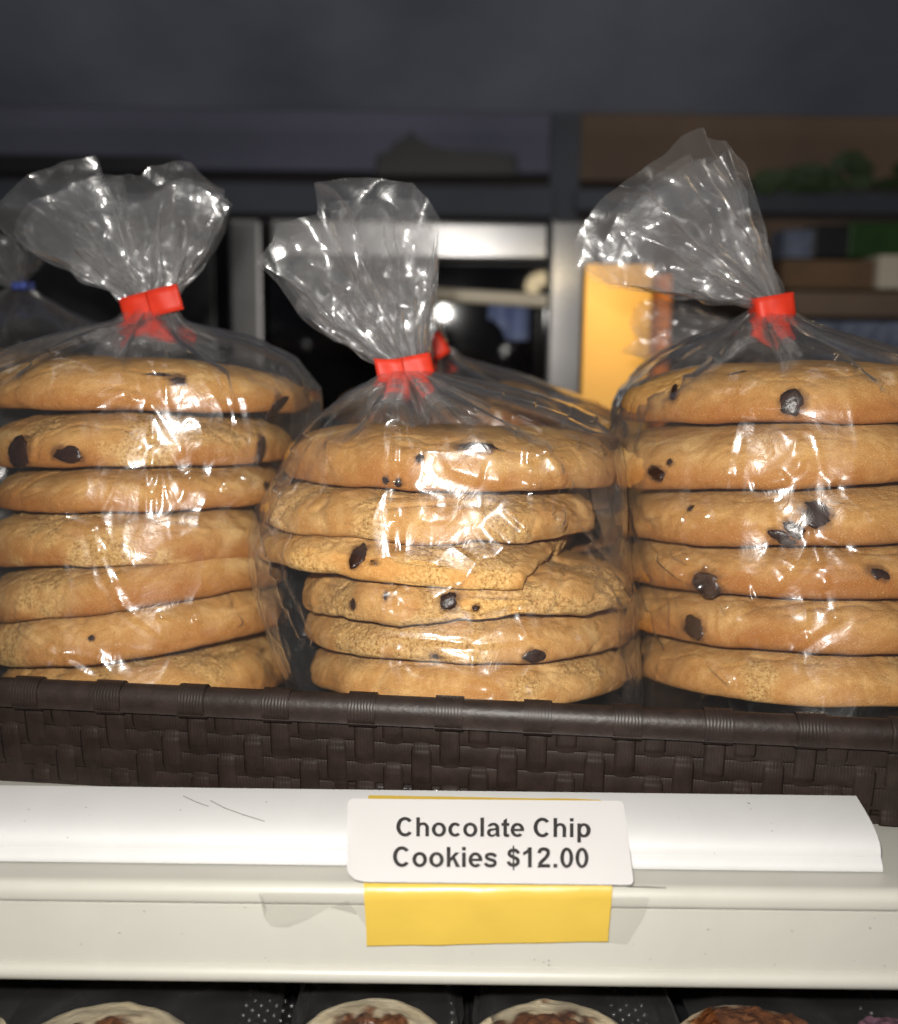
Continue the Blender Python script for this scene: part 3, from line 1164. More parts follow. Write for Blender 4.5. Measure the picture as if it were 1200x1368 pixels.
# =================================================================== BAGS
def fold_body(name, rows, tie, neck, d0, rb, seed, creases=(), slope=0.2, k_pl=9, nu=470, nv=250, amp=0.0012, shoulder=(0.0, 1.0), parent=None, zfloor=None):
    """rows: (py, xl, xr) silhouette of the bag from the bottom up; tie: (px, py); neck: half width in px"""
    org = parent.location
    pr_ = [(P(xl, py, d0), P(xr, py, d0)) for py, xl, xr in rows]
    zz = [0.5 * (a.z + b.z) for a, b in pr_]
    cx = [0.5 * (a.x + b.x) for a, b in pr_]
    aw = [0.5 * (b.x - a.x) for a, b in pr_]
    tp = P(tie[0], tie[1], d0 + 0.006)
    zz.append(tp.z)
    cx.append(tp.x)
    aw.append(neck / FPX * d0)
    ztop_c, z_t = zz[shoulder[0]], tp.z              # shoulder start row index
    if zfloor is not None:
        zz.insert(0, zfloor)
        cx.insert(0, cx[0])
        aw.insert(0, aw[0] * 0.96)
    zz = np.array(zz)
    o_ = np.argsort(zz)
    zz, cx, aw = zz[o_], np.array(cx)[o_], np.array(aw)[o_]
    v = np.concatenate([np.linspace(zz[0], ztop_c, int(nv * 0.60), endpoint=False), ztop_c + (z_t - ztop_c) * np.linspace(0, 1, nv - int(nv * 0.60))])
    A_, C_ = pchip(v, zz, aw), pchip(v, zz, cx)
    sh = sstep(ztop_c, z_t, v)                       # 0 in the body, 1 at the tie
    lin = np.clip((v - ztop_c) / (z_t - ztop_c), 0, 1)
    amax = A_[v <= ztop_c + 1e-9].max() if np.any(v <= ztop_c) else A_.max()
    B_ = np.where(lin > 0, rb * np.minimum(1, A_ / np.interp(ztop_c, v, A_)) ** (0.28 + 0.85 * sstep(0.35, 1.0, lin)), rb)
    YC = d0 + LEAN * (v + 0.05)
    nf = int(nu * 0.74)
    u = np.concatenate([np.linspace(math.pi, 2 * math.pi, nf, endpoint=False), np.linspace(0, math.pi, nu - nf, endpoint=False)])
    U, I = np.meshgrid(u, np.arange(len(v)))
    shg, ling = sh[I], lin[I]
    rng = np.random.RandomState(seed)
    ph = rng.rand(4) * 6.28
    w1 = np.sin(k_pl * U + ph[0] + 0.8 * np.sin(2 * U + ph[1]))
    c1 = np.cos(k_pl * U + ph[0] + 0.8 * np.sin(2 * U + ph[1]))
    w2 = np.sin((2 * k_pl + 3) * U + ph[2])
    c2 = np.cos((2 * k_pl + 3) * U + ph[2])
    g1 = ling ** 1.3
    U2 = U + g1 * (1.35 / k_pl) * w1 + (g1 ** 2) * (0.9 / (2 * k_pl + 3)) * w2
    ex_ = 2.0 / (2.25 - 0.2 * shg)
    cs, sn = np.cos(U2), np.sin(U2)
    xx = np.sign(cs) * np.abs(cs) ** ex_
    yy = np.sign(sn) * np.abs(sn) ** ex_
    rel = 1 + g1 * 0.10 * c1 + g1 ** 2 * 0.10 * c2 + 0.012 * (1 - shg) * np.sin(3 * U + ph[3])
    X = C_[I] + A_[I] * xx * rel
    Y = YC[I] + B_[I] * yy * rel
    Z = v[I] + 0.004 * ling * (1 - ling) * 4 * c1 * 0.5
    V = np.stack([X.ravel(), Y.ravel(), Z.ravel()], 1)
    nrm = np.stack([cs.ravel() * np.abs(cs.ravel()) ** .2, sn.ravel(), 0.25 * ling.ravel()], 1)
    nrm /= np.linalg.norm(nrm, axis=1)[:, None] + 1e-9
    neckfade = 1 - 0.75 * sstep(0.75, 1.0, ling.ravel())
    h = 1.5 * amp * crumple(V, 0.026, seed, 6) + 0.12 * amp * crumple(V, 0.010, seed + 5, 5)
    wv_ = (1 - np.abs(fbm(V * np.array([70, 70, 34]), seed + 21, 2))) ** 9
    wv2 = (1 - np.abs(fbm(V * np.array([38, 38, 95]) + 9.0, seed + 25, 2))) ** 11
    h = h + 0.0006 * wv_ + 0.0003 * wv2
    h = h * neckfade + 0.0012 * (1 - ling.ravel()) * fbm(V * 28, seed + 2, 2)
    # folds seen in the photograph
    if len(creases):
        px, py = to_px(V)
        front = sn.ravel() < 0.15
        n0 = np.stack([np.sign(cs.ravel()) * np.abs(cs.ravel()) ** 1.2 / A_[I].ravel(), np.sign(sn.ravel()) * np.abs(sn.ravel()) ** 1.2 / B_[I].ravel(), 0 * cs.ravel()], 1)
        n0 /= np.linalg.norm(n0, axis=1)[:, None] + 1e-9
        lv = np.array([-0.006, -0.002, 0.012]) - V       # folded facets that catch the flash
        lv /= np.linalg.norm(lv, axis=1)[:, None]
        ln = np.maximum(0.25, (lv * n0).sum(1))
        mpx = V[:, 1] / FPX
        hc, calm, hs = np.zeros(len(V)), np.zeros(len(V)), np.zeros(len(V))
        for pts, hgt, wid in creases:
            best = np.full(len(V), 1e9)
            ux, uy = np.zeros(len(V)), np.zeros(len(V))
            tx_, ty_, sl_ = np.zeros(len(V)), np.zeros(len(V)), np.zeros(len(V))
            run_ = 0.0
            for (x0, y0), (x1, y1) in zip(pts[:-1], pts[1:]):
                dx, dy = x1 - x0, y1 - y0
                L2 = dx * dx + dy * dy
                t = np.clip(((px - x0) * dx + (py - y0) * dy) / L2, 0, 1)
                ax_, ay_ = px - x0 - t * dx, py - y0 - t * dy
                dd = np.hypot(ax_, ay_)
                m_ = dd < best
                best = np.where(m_, dd, best)
                ux = np.where(m_, ax_ / (dd + 1e-6), ux)
                uy = np.where(m_, ay_ / (dd + 1e-6), uy)
                L1 = math.sqrt(L2)
                tx_, ty_ = np.where(m_, dx / L1, tx_), np.where(m_, dy / L1, ty_)
                sl_ = np.where(m_, run_ + t * L1, sl_)
                run_ += L1
            near_ = (best < wid) & front
            e = np.stack([ux, 0 * ux, -uy], 1)
            e -= n0 * (e * n0).sum(1)[:, None]
            e /= np.linalg.norm(e, axis=1)[:, None] + 1e-9
            sg = (lv * e).sum(1) / ln
            w_ = np.where(sg > 0, wid, wid * 0.55)
            hc = np.maximum(hc, np.where(near_, np.clip(np.abs(sg), 0.06, 0.75) * wid * mpx * np.clip(1 - best / w_, 0, 1), 0))
            tg = np.stack([tx_, 0 * tx_, -ty_], 1)
            sa = np.clip((lv * tg).sum(1) / ln, -0.22, 0.22)
            fr_ = (sl_ / 41.0 + 0.15 * np.sin(sl_ * 0.11)) % 1.0
            saw = np.where(fr_ < 0.86, 0.5 - fr_ / 0.86, (fr_ - 0.86) / 0.14 - 0.5) * 35.0
            hs = hs + np.where(near_, sa * saw * mpx * np.clip(1.6 * (1 - best / w_), 0, 1), 0)
            calm = np.maximum(calm, np.where(front, np.clip(1.9 - best / wid, 0, 1), 0))
        h = h * (1 - 0.9 * calm) + hc + np.clip(hs, -0.0009, 0.0009)
    V = V + nrm * h[:, None]
    wy_ = pl.y + (pr.y - pl.y) * (V[:, 0] - pl.x) / (pr.x - pl.x) + 0.0058
    low_ = 1 - sstep(Z_RIM + 0.004, Z_RIM + 0.016, V[:, 2])
    V[:, 1] = np.where(V[:, 1] < wy_, V[:, 1] + (wy_ - V[:, 1]) * low_, V[:, 1])
    if zfloor is not None:
        V[:, 2] = np.maximum(V[:, 2], zfloor + 0.0001)
    me = mesh_np(name, V - np.array(org[:]), quads=grid_quads(len(v), nu, wrap=True), mat=M['film'])
    return link(name, me, parent)


def fold_tail(name, outline, neck_l, neck_r, d, seed, parent, sheets=((-1, 5), (1, 4), (-0.3, 7)), ns=320, nt=130, amp=0.0024, lean=0.0, openness=0.010):
    """gathered bag top: fans out from the tie (neck_l..neck_r, px) to the outline (px), several folded sheets deep"""
    org = np.array(parent.location[:])
    O = np.array(outline, float)
    # densify outline by length, parameter 0..1
    seg = np.hypot(*np.diff(O, axis=0).T)
    L = np.concatenate([[0], np.cumsum(seg)])
    L /= L[-1]
    obs = []
    for j, sht in enumerate(sheets):
        side, k = sht[0], sht[1]
        reach = sht[2] if len(sht) > 2 else 1.0
        rng = np.random.RandomState(seed * 7 + j)
        s = np.linspace(0, 1, ns)
        t = np.linspace(0, 1, nt) ** 1.0
        S, T = np.meshgrid(s, t)
        ph = rng.rand(3) * 6.28
        arg = 2 * math.pi * k * S + ph[0] + 1.1 * np.sin(2 * math.pi * S * 1.3 + ph[1]) + 1.5 * T * vnoise(np.stack([S.ravel() * 4, T.ravel() * 2.5, np.full(S.size, seed + j * 2.7)], 1), seed + 50).reshape(S.shape)
        fold = (1.40 - 0.85 * T) * np.sin(math.pi * np.clip(S, 0, 1)) ** 0.5
        S2 = np.clip(S + fold / (2 * math.pi * k) * np.sin(arg), 0, 1)
        ox, oy = np.interp(S2, L, O[:, 0]), np.interp(S2, L, O[:, 1])
        nx_ = neck_l[0] + (neck_r[0] - neck_l[0]) * S2
        ny_ = neck_l[1] + (neck_r[1] - neck_l[1]) * S2
        edge = 1.0 - (0.0 if side < -0.5 else 0.06 + 0.10 * (abs(side) < .9)) * (0.6 + 0.8 * np.abs(vnoise(np.stack([S.ravel() * 5, np.full(S.size, j * 3.3), np.full(S.size, seed * 1.1)], 1), seed)).reshape(S.shape)) * np.sin(math.pi * S)
        Tt = T * edge * reach * (1 if reach == 1 else (1 + 0.35 * vnoise(np.stack([S.ravel() * 7, np.full(S.size, j * 1.3), np.full(S.size, seed * 2.1)], 1), seed + 80).reshape(S.shape)))
        X, Yp = nx_ + (ox - nx_) * Tt, ny_ + (oy - ny_) * Tt
        # place on the plane y = d, then give it true depth
        v = np.stack([(X.ravel() - CX) / FPX, -(Yp.ravel() - CY) / FPX, -np.ones(X.size)], 1) @ _Ci.T
        pts = v * (d / v[:, 1])[:, None]
        Sr, Tr = S.ravel(), T.ravel()
        round_ = np.sqrt(np.clip(np.sin(math.pi * S2.ravel()), 0, 1))
        dep = side * (0.0035 + openness * Tr) * round_
        dep = dep + (0.0015 + 0.0024 * Tr * (1 - 0.3 * Tr)) * np.cos(arg.ravel()) * (0.35 + 0.65 * round_)
        env = sstep(0.02, 0.35, Tr)
        dep = dep + env * 0.004 * fbm(pts * 45 + j, seed + 60, 2)
        q = pts + np.array([0, j * 0.31, 0])
        dep = dep + env * amp * (2.1 * crumple(q, 0.034, seed + j, 6) + 0.30 * crumple(q, 0.010, seed + 40 + j, 5))
        pts[:, 1] += dep + lean * Tr
        dep = dep - env * 0.0009 * (1 - np.abs(fbm(q * np.array([60, 60, 42]) + 3.3, seed + 70 + j, 2))) ** 9
        mv = env * amp * 1.0
        pts[:, 0] += mv * fbm(q * 75, seed + 3 + j, 2)
        pts[:, 2] += mv * fbm(q * 75, seed + 8 + j, 2)
        me = mesh_np(name, pts - org, quads=grid_quads(nt, ns), mat=M['tail'])
        obs.append(link(name, me, parent))
    return obs


def tape_band(name, cx_, cy_, half_px, h_px, tilt, d, parent, flag=None, depth=0.0070, seed=0, mat=None):
    """a band of tape round the neck, with an optional free end (direction, length px, droop px)"""
    sc = d / FPX
    c = P(cx_, cy_, d)
    a, hh_ = half_px * sc, h_px * sc / 2
    pts = []
    n = 48
    for i in range(n + 1):
        th_ = 2 * math.pi * i / n
        # flattish oval
        x = a * math.copysign(abs(math.cos(th_)) ** 0.6, math.cos(th_))
        y = -depth * math.copysign(abs(math.sin(th_)) ** 0.35, math.sin(th_)) * (0.92 + 0.14 * math.cos(th_ + seed))
        pts.append((x, y))
    objs = []

    def strip(pts, zdroop, serr):
        V = []
        m_ = len(pts)
        for i, (x, y) in enumerate(pts):
            for j in range(5):
                w = j / 4 * 2 - 1
                z = hh_ * w + zdroop[i]
                xx_ = x
                if serr and i == m_ - 1:
                    xx_ += 0.0
                V.append(Vector((xx_, y + 0.00022 * math.sin(6 * x / a + seed + 0.8 * w), z)))
        Rt = Matrix.Rotation(R(-tilt), 3, 'Y')
        V = np.array([list(Rt @ v + c - parent.location) for v in V])
        return V

    V = strip(pts, [0] * len(pts), False)
    quads = [grid_quads(len(pts), 5)]
    if flag:
        dr, ln, droop = flag
        fl = []
        dz = []
        for i in range(13):
            t = i / 12
            x = dr * (a * 0.25 + (ln * sc + a * 0.75) * t)
            y = -depth * (1.06 + 0.05 * math.sin(3 * t)) - 0.0006
            fl.append((x, y))
            dz.append(-droop * sc * t * t)
        V2 = strip(fl, dz, True)
        quads.append(grid_quads(13, 5) + len(V))
        V = np.concatenate([V, V2])
        # pinked end: a row of teeth
        e0 = V[len(V) - 5]
        e1 = V[len(V) - 1]
        teeth = 8
        base = len(V)
        T, tv = [], []
        dirv = (V[len(V) - 1] - V[len(V) - 6])
        dirv = dirv / np.linalg.norm(dirv) * 0.0007
        for k in range(teeth):
            p0, p1 = e0 + (e1 - e0) * k / teeth, e0 + (e1 - e0) * (k + 1) / teeth
            tv += [p0, p1, (p0 + p1) / 2 + dirv]
            T.append((base + 3 * k, base + 3 * k + 1, base + 3 * k + 2))
        V = np.concatenate([V, np.array(tv)])
        me = mesh_np(name, V, quads=np.concatenate(quads), tris=np.array(T), mat=M['tape'])
    else:
        me = mesh_np(name, V, quads=np.concatenate(quads), mat=mat or M['tape'])
    o = link(name, me, parent)
    md = o.modifiers.new('thickness', 'SOLIDIFY')
    md.thickness = 0.00025
    return o


ZB = Z_FLOOR + 0.003
# ---- left bag
bagL = thing('cookie_bag', (P(205, 600, DL).x, DL, ZB), 'clear bag of cookies at left, its red tape end pointing right', 'cookie bag', 'clear bags of cookies tied with red tape')
fold_body('film', [(960, -2, 400), (905, -4, 396), (840, -6, 394), (765, -6, 392), (690, -4, 398), (640, -6, 410), (590, -8, 424), (545, -10, 431), (520, -8, 428), (490, 2, 402), (466, 50, 350), (446, 105, 285), (432, 150, 243)],
          (203, 412), 30, DL, 0.0640, 3, parent=bagL, zfloor=ZB, shoulder=(8,), k_pl=9, slope=0.30,
          creases=[([(200, 425), (201, 520), (203, 600), (201, 690)], 0.30, 8), ([(300, 500), (312, 545), (320, 585)], 0.30, 8),
                   ([(205, 545), (226, 575), (240, 600), (248, 622)], 0.28, 13), ([(88, 690), (120, 705), (140, 760), (165, 812), (215, 848)], 0.58, 11),
                   ([(85, 872), (130, 880), (155, 905)], 0.42, 12), ([(28, 840), (70, 872), (120, 905)], 0.5, 8), ([(215, 825), (268, 828)], 0.3, 7),
                   ([(285, 770), (330, 850), (380, 905)], 0.25, 9), ([(0, 500), (60, 470), (120, 448)], 0.45, 9), ([(215, 440), (300, 462), (370, 490)], 0.25, 8),
                   ([(130, 545), (175, 530), (200, 548)], 0.3, 10), ([(255, 640), (300, 655), (330, 640)], 0.25, 9)])
fold_tail('gathered_top', [(158, 393), (143, 374), (100, 356), (62, 338), (25, 326), (6, 300), (14, 280), (45, 252), (95, 226), (138, 216), (146, 240), (172, 246), (205, 240), (218, 228), (238, 223), (268, 230), (307, 262), (296, 298), (272, 344), (246, 362), (222, 374), (236, 392)],
          (170, 408), (236, 400), DL + 0.006, 5, bagL, sheets=((-1, 3), (1, 4), (-0.3, 5), (0.4, 3), (-0.6, 9, 0.42), (0.6, 8, 0.36), (0.1, 6, 0.55)))
tape_band('tape', 198, 409, 33, 33, 14, DL + 0.006, bagL, flag=(1, 17, 0))
# ---- middle bag
bagM = thing('cookie_bag', (P(600, 600, DM).x, DM, ZB), 'clear bag of cookies in the middle, its red tape low and pointing left', 'cookie bag', 'clear bags of cookies tied with red tape')
fold_body('film', [(960, 404, 846), (900, 398, 848), (830, 372, 850), (770, 352, 846), (715, 344, 838), (650, 366, 832), (600, 392, 828), (575, 408, 820), (548, 440, 770), (528, 470, 700), (515, 495, 640)],
          (545, 494), 27, DM, 0.0655, 4, parent=bagM, zfloor=ZB, shoulder=(7,), k_pl=9, slope=0.20,
          creases=[([(530, 575), (526, 640), (527, 720), (531, 812)], 0.40, 8), ([(705, 580), (704, 700)], 0.55, 8),
                   ([(600, 625), (650, 640), (710, 645)], 0.22, 26), ([(735, 690), (700, 700), (660, 742), (640, 745), (620, 775), (575, 800)], 0.27, 42),
                   ([(690, 585), (725, 600), (755, 645)], 0.50, 22), ([(538, 885), (545, 905), (590, 920), (652, 925)], 0.32, 9),
                   ([(700, 918), (715, 932)], 0.4, 8), ([(690, 812), (705, 850)], 0.5, 10), ([(350, 700), (375, 790), (405, 850)], 0.7, 9),
                   ([(440, 548), (400, 592), (366, 655)], 0.6, 8), ([(600, 515), (690, 530), (790, 560)], 0.35, 9), ([(620, 525), (720, 570), (800, 600)], 0.35, 9),
                   ([(455, 780), (500, 775), (545, 790)], 0.25, 9), ([(760, 690), (800, 740), (838, 800)], 0.6, 9), ([(420, 860), (520, 850), (640, 862), (760, 850)], 0.25, 8)])
fold_tail('gathered_top', [(508, 478), (470, 462), (440, 448), (395, 402), (352, 350), (372, 322), (376, 300), (396, 288), (424, 286), (425, 252), (465, 245), (550, 247), (572, 270), (587, 300), (586, 380), (580, 440), (574, 474)],
          (517, 490), (574, 486), DM + 0.006, 8, bagM, sheets=((-1, 3), (1, 4), (-0.3, 5), (0.4, 3), (-0.6, 9, 0.42), (0.6, 8, 0.36), (0.1, 6, 0.55)))
tape_band('tape', 549, 491, 30, 31, 12, DM + 0.006, bagM, flag=(-1, 12, -6), seed=2)
# ---- right bag
bagR = thing('cookie_bag', (P(1060, 600, DR).x, DR, ZB), 'clear bag of cookies at right with its gathered top leaning left', 'cookie bag', 'clear bags of cookies tied with red tape')
fold_body('film', [(960, 832, 1308), (900, 836, 1308), (820, 842, 1306), (750, 832, 1306), (690, 820, 1304), (620, 816, 1304), (560, 824, 1302), (530, 838, 1290), (500, 872, 1250), (470, 925, 1180), (445, 975, 1110)],
          (1031, 414), 24, DR, 0.0715, 6, parent=bagR, zfloor=ZB, shoulder=(7,), k_pl=10, slope=0.34,
          creases=[([(1084, 713), (1060, 760), (1020, 795), (975, 812)], 0.36, 22), ([(1084, 713), (1098, 760), (1118, 825)], 0.55, 12), ([(1118, 825), (1062, 865), (1040, 885), (1010, 915), (988, 920)], 0.40, 12),
                   ([(1084, 713), (1140, 735), (1200, 752)], 0.45, 9), ([(878, 745), (925, 782), (965, 806), (985, 832)], 0.30, 9), ([(985, 565), (975, 610), (970, 655)], 0.30, 12),
                   ([(880, 745), (900, 740), (940, 760)], 0.25, 8), ([(945, 885), (985, 920)], 0.3, 9), ([(870, 705), (940, 692)], 0.22, 8), ([(820, 660), (850, 760), (890, 865)], 0.3, 9),
                   ([(838, 760), (862, 830), (838, 930)], 0.3, 9), ([(1010, 650), (1050, 640), (1070, 622)], 0.38, 14), ([(842, 530), (890, 495), (960, 455), (1000, 430)], 0.30, 9),
                   ([(860, 540), (920, 500), (985, 455)], 0.25, 9), ([(1120, 650), (1160, 690), (1200, 712)], 0.5, 9), ([(1080, 450), (1140, 490), (1190, 520)], 0.5, 9)])
fold_tail('gathered_top', [(1006, 408), (960, 403), (925, 399), (870, 388), (800, 382), (766, 348), (763, 325), (790, 286), (840, 240), (897, 196), (928, 182), (934, 194), (960, 191), (985, 224), (1000, 290), (1025, 345), (1034, 368), (1046, 396)],
          (1008, 412), (1052, 402), DR + 0.006, 12, bagR, sheets=((-1, 3), (1, 4), (-0.3, 6), (0.4, 3), (-0.6, 9, 0.45), (0.6, 8, 0.38), (0.1, 6, 0.6)))
tape_band('tape', 1031, 411, 27, 32, 10, DR + 0.006, bagR, seed=4)

# pinched folds just under each tie
fold_tail('pinched_fold', [(150, 446), (140, 470), (165, 484), (200, 480), (232, 484), (262, 470), (252, 446)], (178, 420), (228, 414), DL + 0.001, 51, bagL, sheets=((-1, 5), (0.6, 6)), ns=160, nt=60, amp=0.0012, openness=0.014)
fold_tail('pinched_fold', [(490, 530), (500, 556), (530, 566), (556, 562), (590, 556), (640, 560), (655, 540)], (520, 503), (572, 500), DM + 0.001, 52, bagM, sheets=((-1, 5), (0.6, 6)), ns=160, nt=60, amp=0.0012, openness=0.014)
fold_tail('pinched_fold', [(985, 455), (1005, 470), (1030, 468), (1052, 478), (1068, 466), (1082, 446)], (1010, 424), (1054, 418), DR + 0.001, 53, bagR, sheets=((-1, 5), (0.6, 6)), ns=160, nt=60, amp=0.0012, openness=0.014)

# ---- bags standing behind
DB2 = 0.475
bagB = thing('cookie_bag', (P(650, 600, DB2).x, DB2, ZB), 'clear bag of cookies behind the middle bag, its red tape just showing', 'cookie bag', 'clear bags of cookies tied with red tape')
for k, (yy, lb) in enumerate(((570, 'top cookie of the bag behind the middle bag, mostly hidden'), (627, 'second cookie of the bag behind the middle bag, seen through the film'),
                              (686, 'third cookie of the bag behind the middle bag, seen through the film'), (744, 'fourth cookie of the bag behind the middle bag, seen through the film'),
                              (800, 'fifth cookie of the bag behind the middle bag, in the gap beside the right bag'), (855, 'lowest cookie of the bag behind the middle bag, in the gap beside the right bag'))):
    add_cookie(DB2, (446, 462, 468)[min(k, 2)], (748, 822, 828)[min(k, 2)], yy - 2, yy + 4, 61, 41 + k, lb, 4, group='cookies in the bags behind')
fold_body('film', [(700, 450, 836), (620, 448, 838), (560, 452, 834), (535, 464, 800), (512, 505, 725), (494, 545, 655), (480, 570, 615)],
          (586, 464), 16, DB2, 0.062, 14, parent=bagB, zfloor=ZB, shoulder=(3,), k_pl=8, nu=240, nv=130)
fold_tail('gathered_top', [(572, 456), (545, 430), (500, 380), (490, 330), (520, 300), (550, 310), (570, 330), (580, 390), (592, 450)],
          (574, 462), (600, 456), DB2 - 0.006, 15, bagB, sheets=((-1, 4), (1, 5)), ns=140, nt=60)
tape_band('tape', 579, 465, 19, 31, 32, DB2 - 0.006, bagB, seed=5)

bagQ = thing('cookie_bag', (P(1080, 600, 0.49).x, 0.49, ZB), 'clear bag behind the right bag, its crumpled top flopping left', 'cookie bag', 'clear bags of cookies tied with red tape')
add_cookie(0.49, 930, 1270, 568, 572, 60, 44, 'top cookie of the bag behind the right bag', 4, group='cookies in the bags behind')
fold_body('film', [(700, 922, 1280), (600, 922, 1280), (550, 925, 1278), (525, 945, 1230), (500, 980, 1130)],
          (1030, 470), 16, 0.49, 0.062, 24, parent=bagQ, zfloor=ZB, shoulder=(2,), k_pl=8, nu=200, nv=100)
fold_tail('gathered_top', [(1018, 482), (960, 474), (905, 476), (850, 478), (826, 470), (846, 452), (838, 432), (850, 408), (882, 398), (930, 410), (975, 424), (1030, 452)],
          (1022, 478), (1032, 456), 0.480, 25, bagQ, sheets=((-1, 4), (1, 6), (0.3, 5)), ns=200, nt=120, amp=0.003)

bagP = thing('cookie_bag', (P(30, 600, 0.50).x, 0.50, ZB), 'clear bag with a small blue tie behind the left bag at the picture edge', 'cookie bag', 'clear bags of cookies behind')
add_cookie(0.50, -140, 170, 520, 524, 56, 46, 'top cookie of the bag behind the left bag, dark in shadow', 4, group='cookies in the bags behind')
fold_body('film', [(700, -150, 180), (600, -150, 180), (500, -150, 178), (470, -130, 165), (440, -90, 120), (415, -40, 70)],
          (22, 385), 14, 0.50, 0.062, 34, parent=bagP, zfloor=ZB, shoulder=(2,), k_pl=8, nu=200, nv=100)
fold_tail('gathered_top', [(8, 380), (-40, 360), (-70, 320), (-40, 300), (0, 312), (30, 325), (55, 345), (40, 372)],
          (12, 384), (36, 380), 0.495, 35, bagP, sheets=((-1, 4), (1, 6)), ns=140, nt=60)
M['blue_tie'] = simple('blue_tie', (0.03, 0.05, 0.22), (0.05, 0.08, 0.3), 200, 0.5)
tape_band('tie', 30, 382, 11, 9, 5, 0.495, bagP, seed=7, mat=M['blue_tie'])

# =================================================================== LOWER SHELF WITH PASTRIES
ZT = -0.232
M['tray'] = simple('black_plastic_tray', (0.012, 0.012, 0.013), (0.02, 0.02, 0.021), 200, 0.24, spec=0.5)
M['lower'] = simple('dark_lower_shelf', (0.02, 0.02, 0.021), (0.03, 0.03, 0.03), 60, 0.5)
o = link('lower_shelf', bm_mesh('lower_shelf', box_bm((-0.42, 0.16, ZT - 0.03), (0.46, 0.62, ZT - 0.012)), M['lower'], bevel=0.002))
tag(o, 'dark lower shelf beneath the cream shelf, holding pastry trays', 'shelf')


def pastry_mats():
    m, nt, b, o = new_mat('iced_pastry')
    at = nt.nodes.new('ShaderNodeAttribute')
    at.attribute_name = 'filling'
    ic = ramp(nt, noise(nt, 120, 4), [(0.35, (0.70, 0.58, 0.38)), (0.7, (0.78, 0.69, 0.50))])
    fl = ramp(nt, noise(nt, 380, 4, 0.65), [(0.3, (0.055, 0.017, 0.007)), (0.55, (0.16, 0.055, 0.018)), (0.75, (0.30, 0.13, 0.05))])
    nt.links.new(mixc(nt, at.outputs['Fac'], ic, fl), b.inputs['Base Color'])
    b.inputs['Roughness'].default_value = 0.35
    bump(nt, b, noise(nt, 500, 3), 0.4, 0.0008)
    return m


M['pastry'] = pastry_mats()


def pastry(px, w_px, py_far, fill, seed, label):
    ztop_ = -0.204
    q = Pz(px, py_far, ztop_)
    r = w_px / 2 / FPX * 0.345 * 1.12
    n_r, n_t = 40, 96
    th = np.linspace(0, 2 * math.pi, n_t, endpoint=False)
    rr = np.linspace(0.0, 1.0, n_r)
    Rr, Th = np.meshgrid(rr, th, indexing='ij')
    z = np.where(Rr < 0.72, 0.016 + 0.003 * np.cos(Rr / 0.72 * 1.57), 0.016 * np.sqrt(np.clip(1 - ((Rr - 0.72) / 0.28) ** 2, 0, 1)))
    x, y = (r * Rr * np.cos(Th)).ravel(), (r * Rr * np.sin(Th)).ravel()
    pts = np.stack([x, y, z.ravel()], 1)
    nn = fbm(pts * 130 + seed, seed, 3)
    f = sstep(-0.06, 0.10, fill - Rr.ravel() + 0.30 * nn * sstep(1.0, 0.7, Rr.ravel()))
    pts[:, 2] += 0.0007 * nn + f * 0.002 * fbm(pts * 330, seed + 4, 2)
    pts[:, :2] *= (1 + 0.02 * nn)[:, None]
    me = mesh_np('pastry', pts, quads=grid_quads(n_r, n_t, wrap=True), mat=M['pastry'], attrs={'filling': f})
    o = link('pastry', me, None, (q.x, q.y - r * 0.75, ztop_ - 0.017))
    tag(o, label, 'pastry', 'iced pastries in the black trays')
    return o


pastry(160, 235, 1337, 0.42, 3, 'cream iced pastry with golden brown centre in the tray furthest left but one')
pastry(502, 190, 1331, 0.52, 5, 'cream iced pastry with reddish brown filling left of the yellow strip line')
pastry(732, 210, 1334, 0.60, 7, 'cream iced pastry with dark brown filling just right of the middle')
pastry(985, 200, 1340, 0.80, 9, 'dark glazed pastry with cream icing only at its left edge')
pastry(-12, 60, 1352, 0.3, 11, 'sliver of pale pastry at the far left corner')
M['berry'] = simple('purple_glaze', (0.10, 0.04, 0.07), (0.18, 0.09, 0.12), 300, 0.4, bstr=0.4)
o = pastry(1185, 120, 1356, 1.3, 12, 'small purple glazed pastry at the lower right corner')
o.data.materials[0] = M['berry']
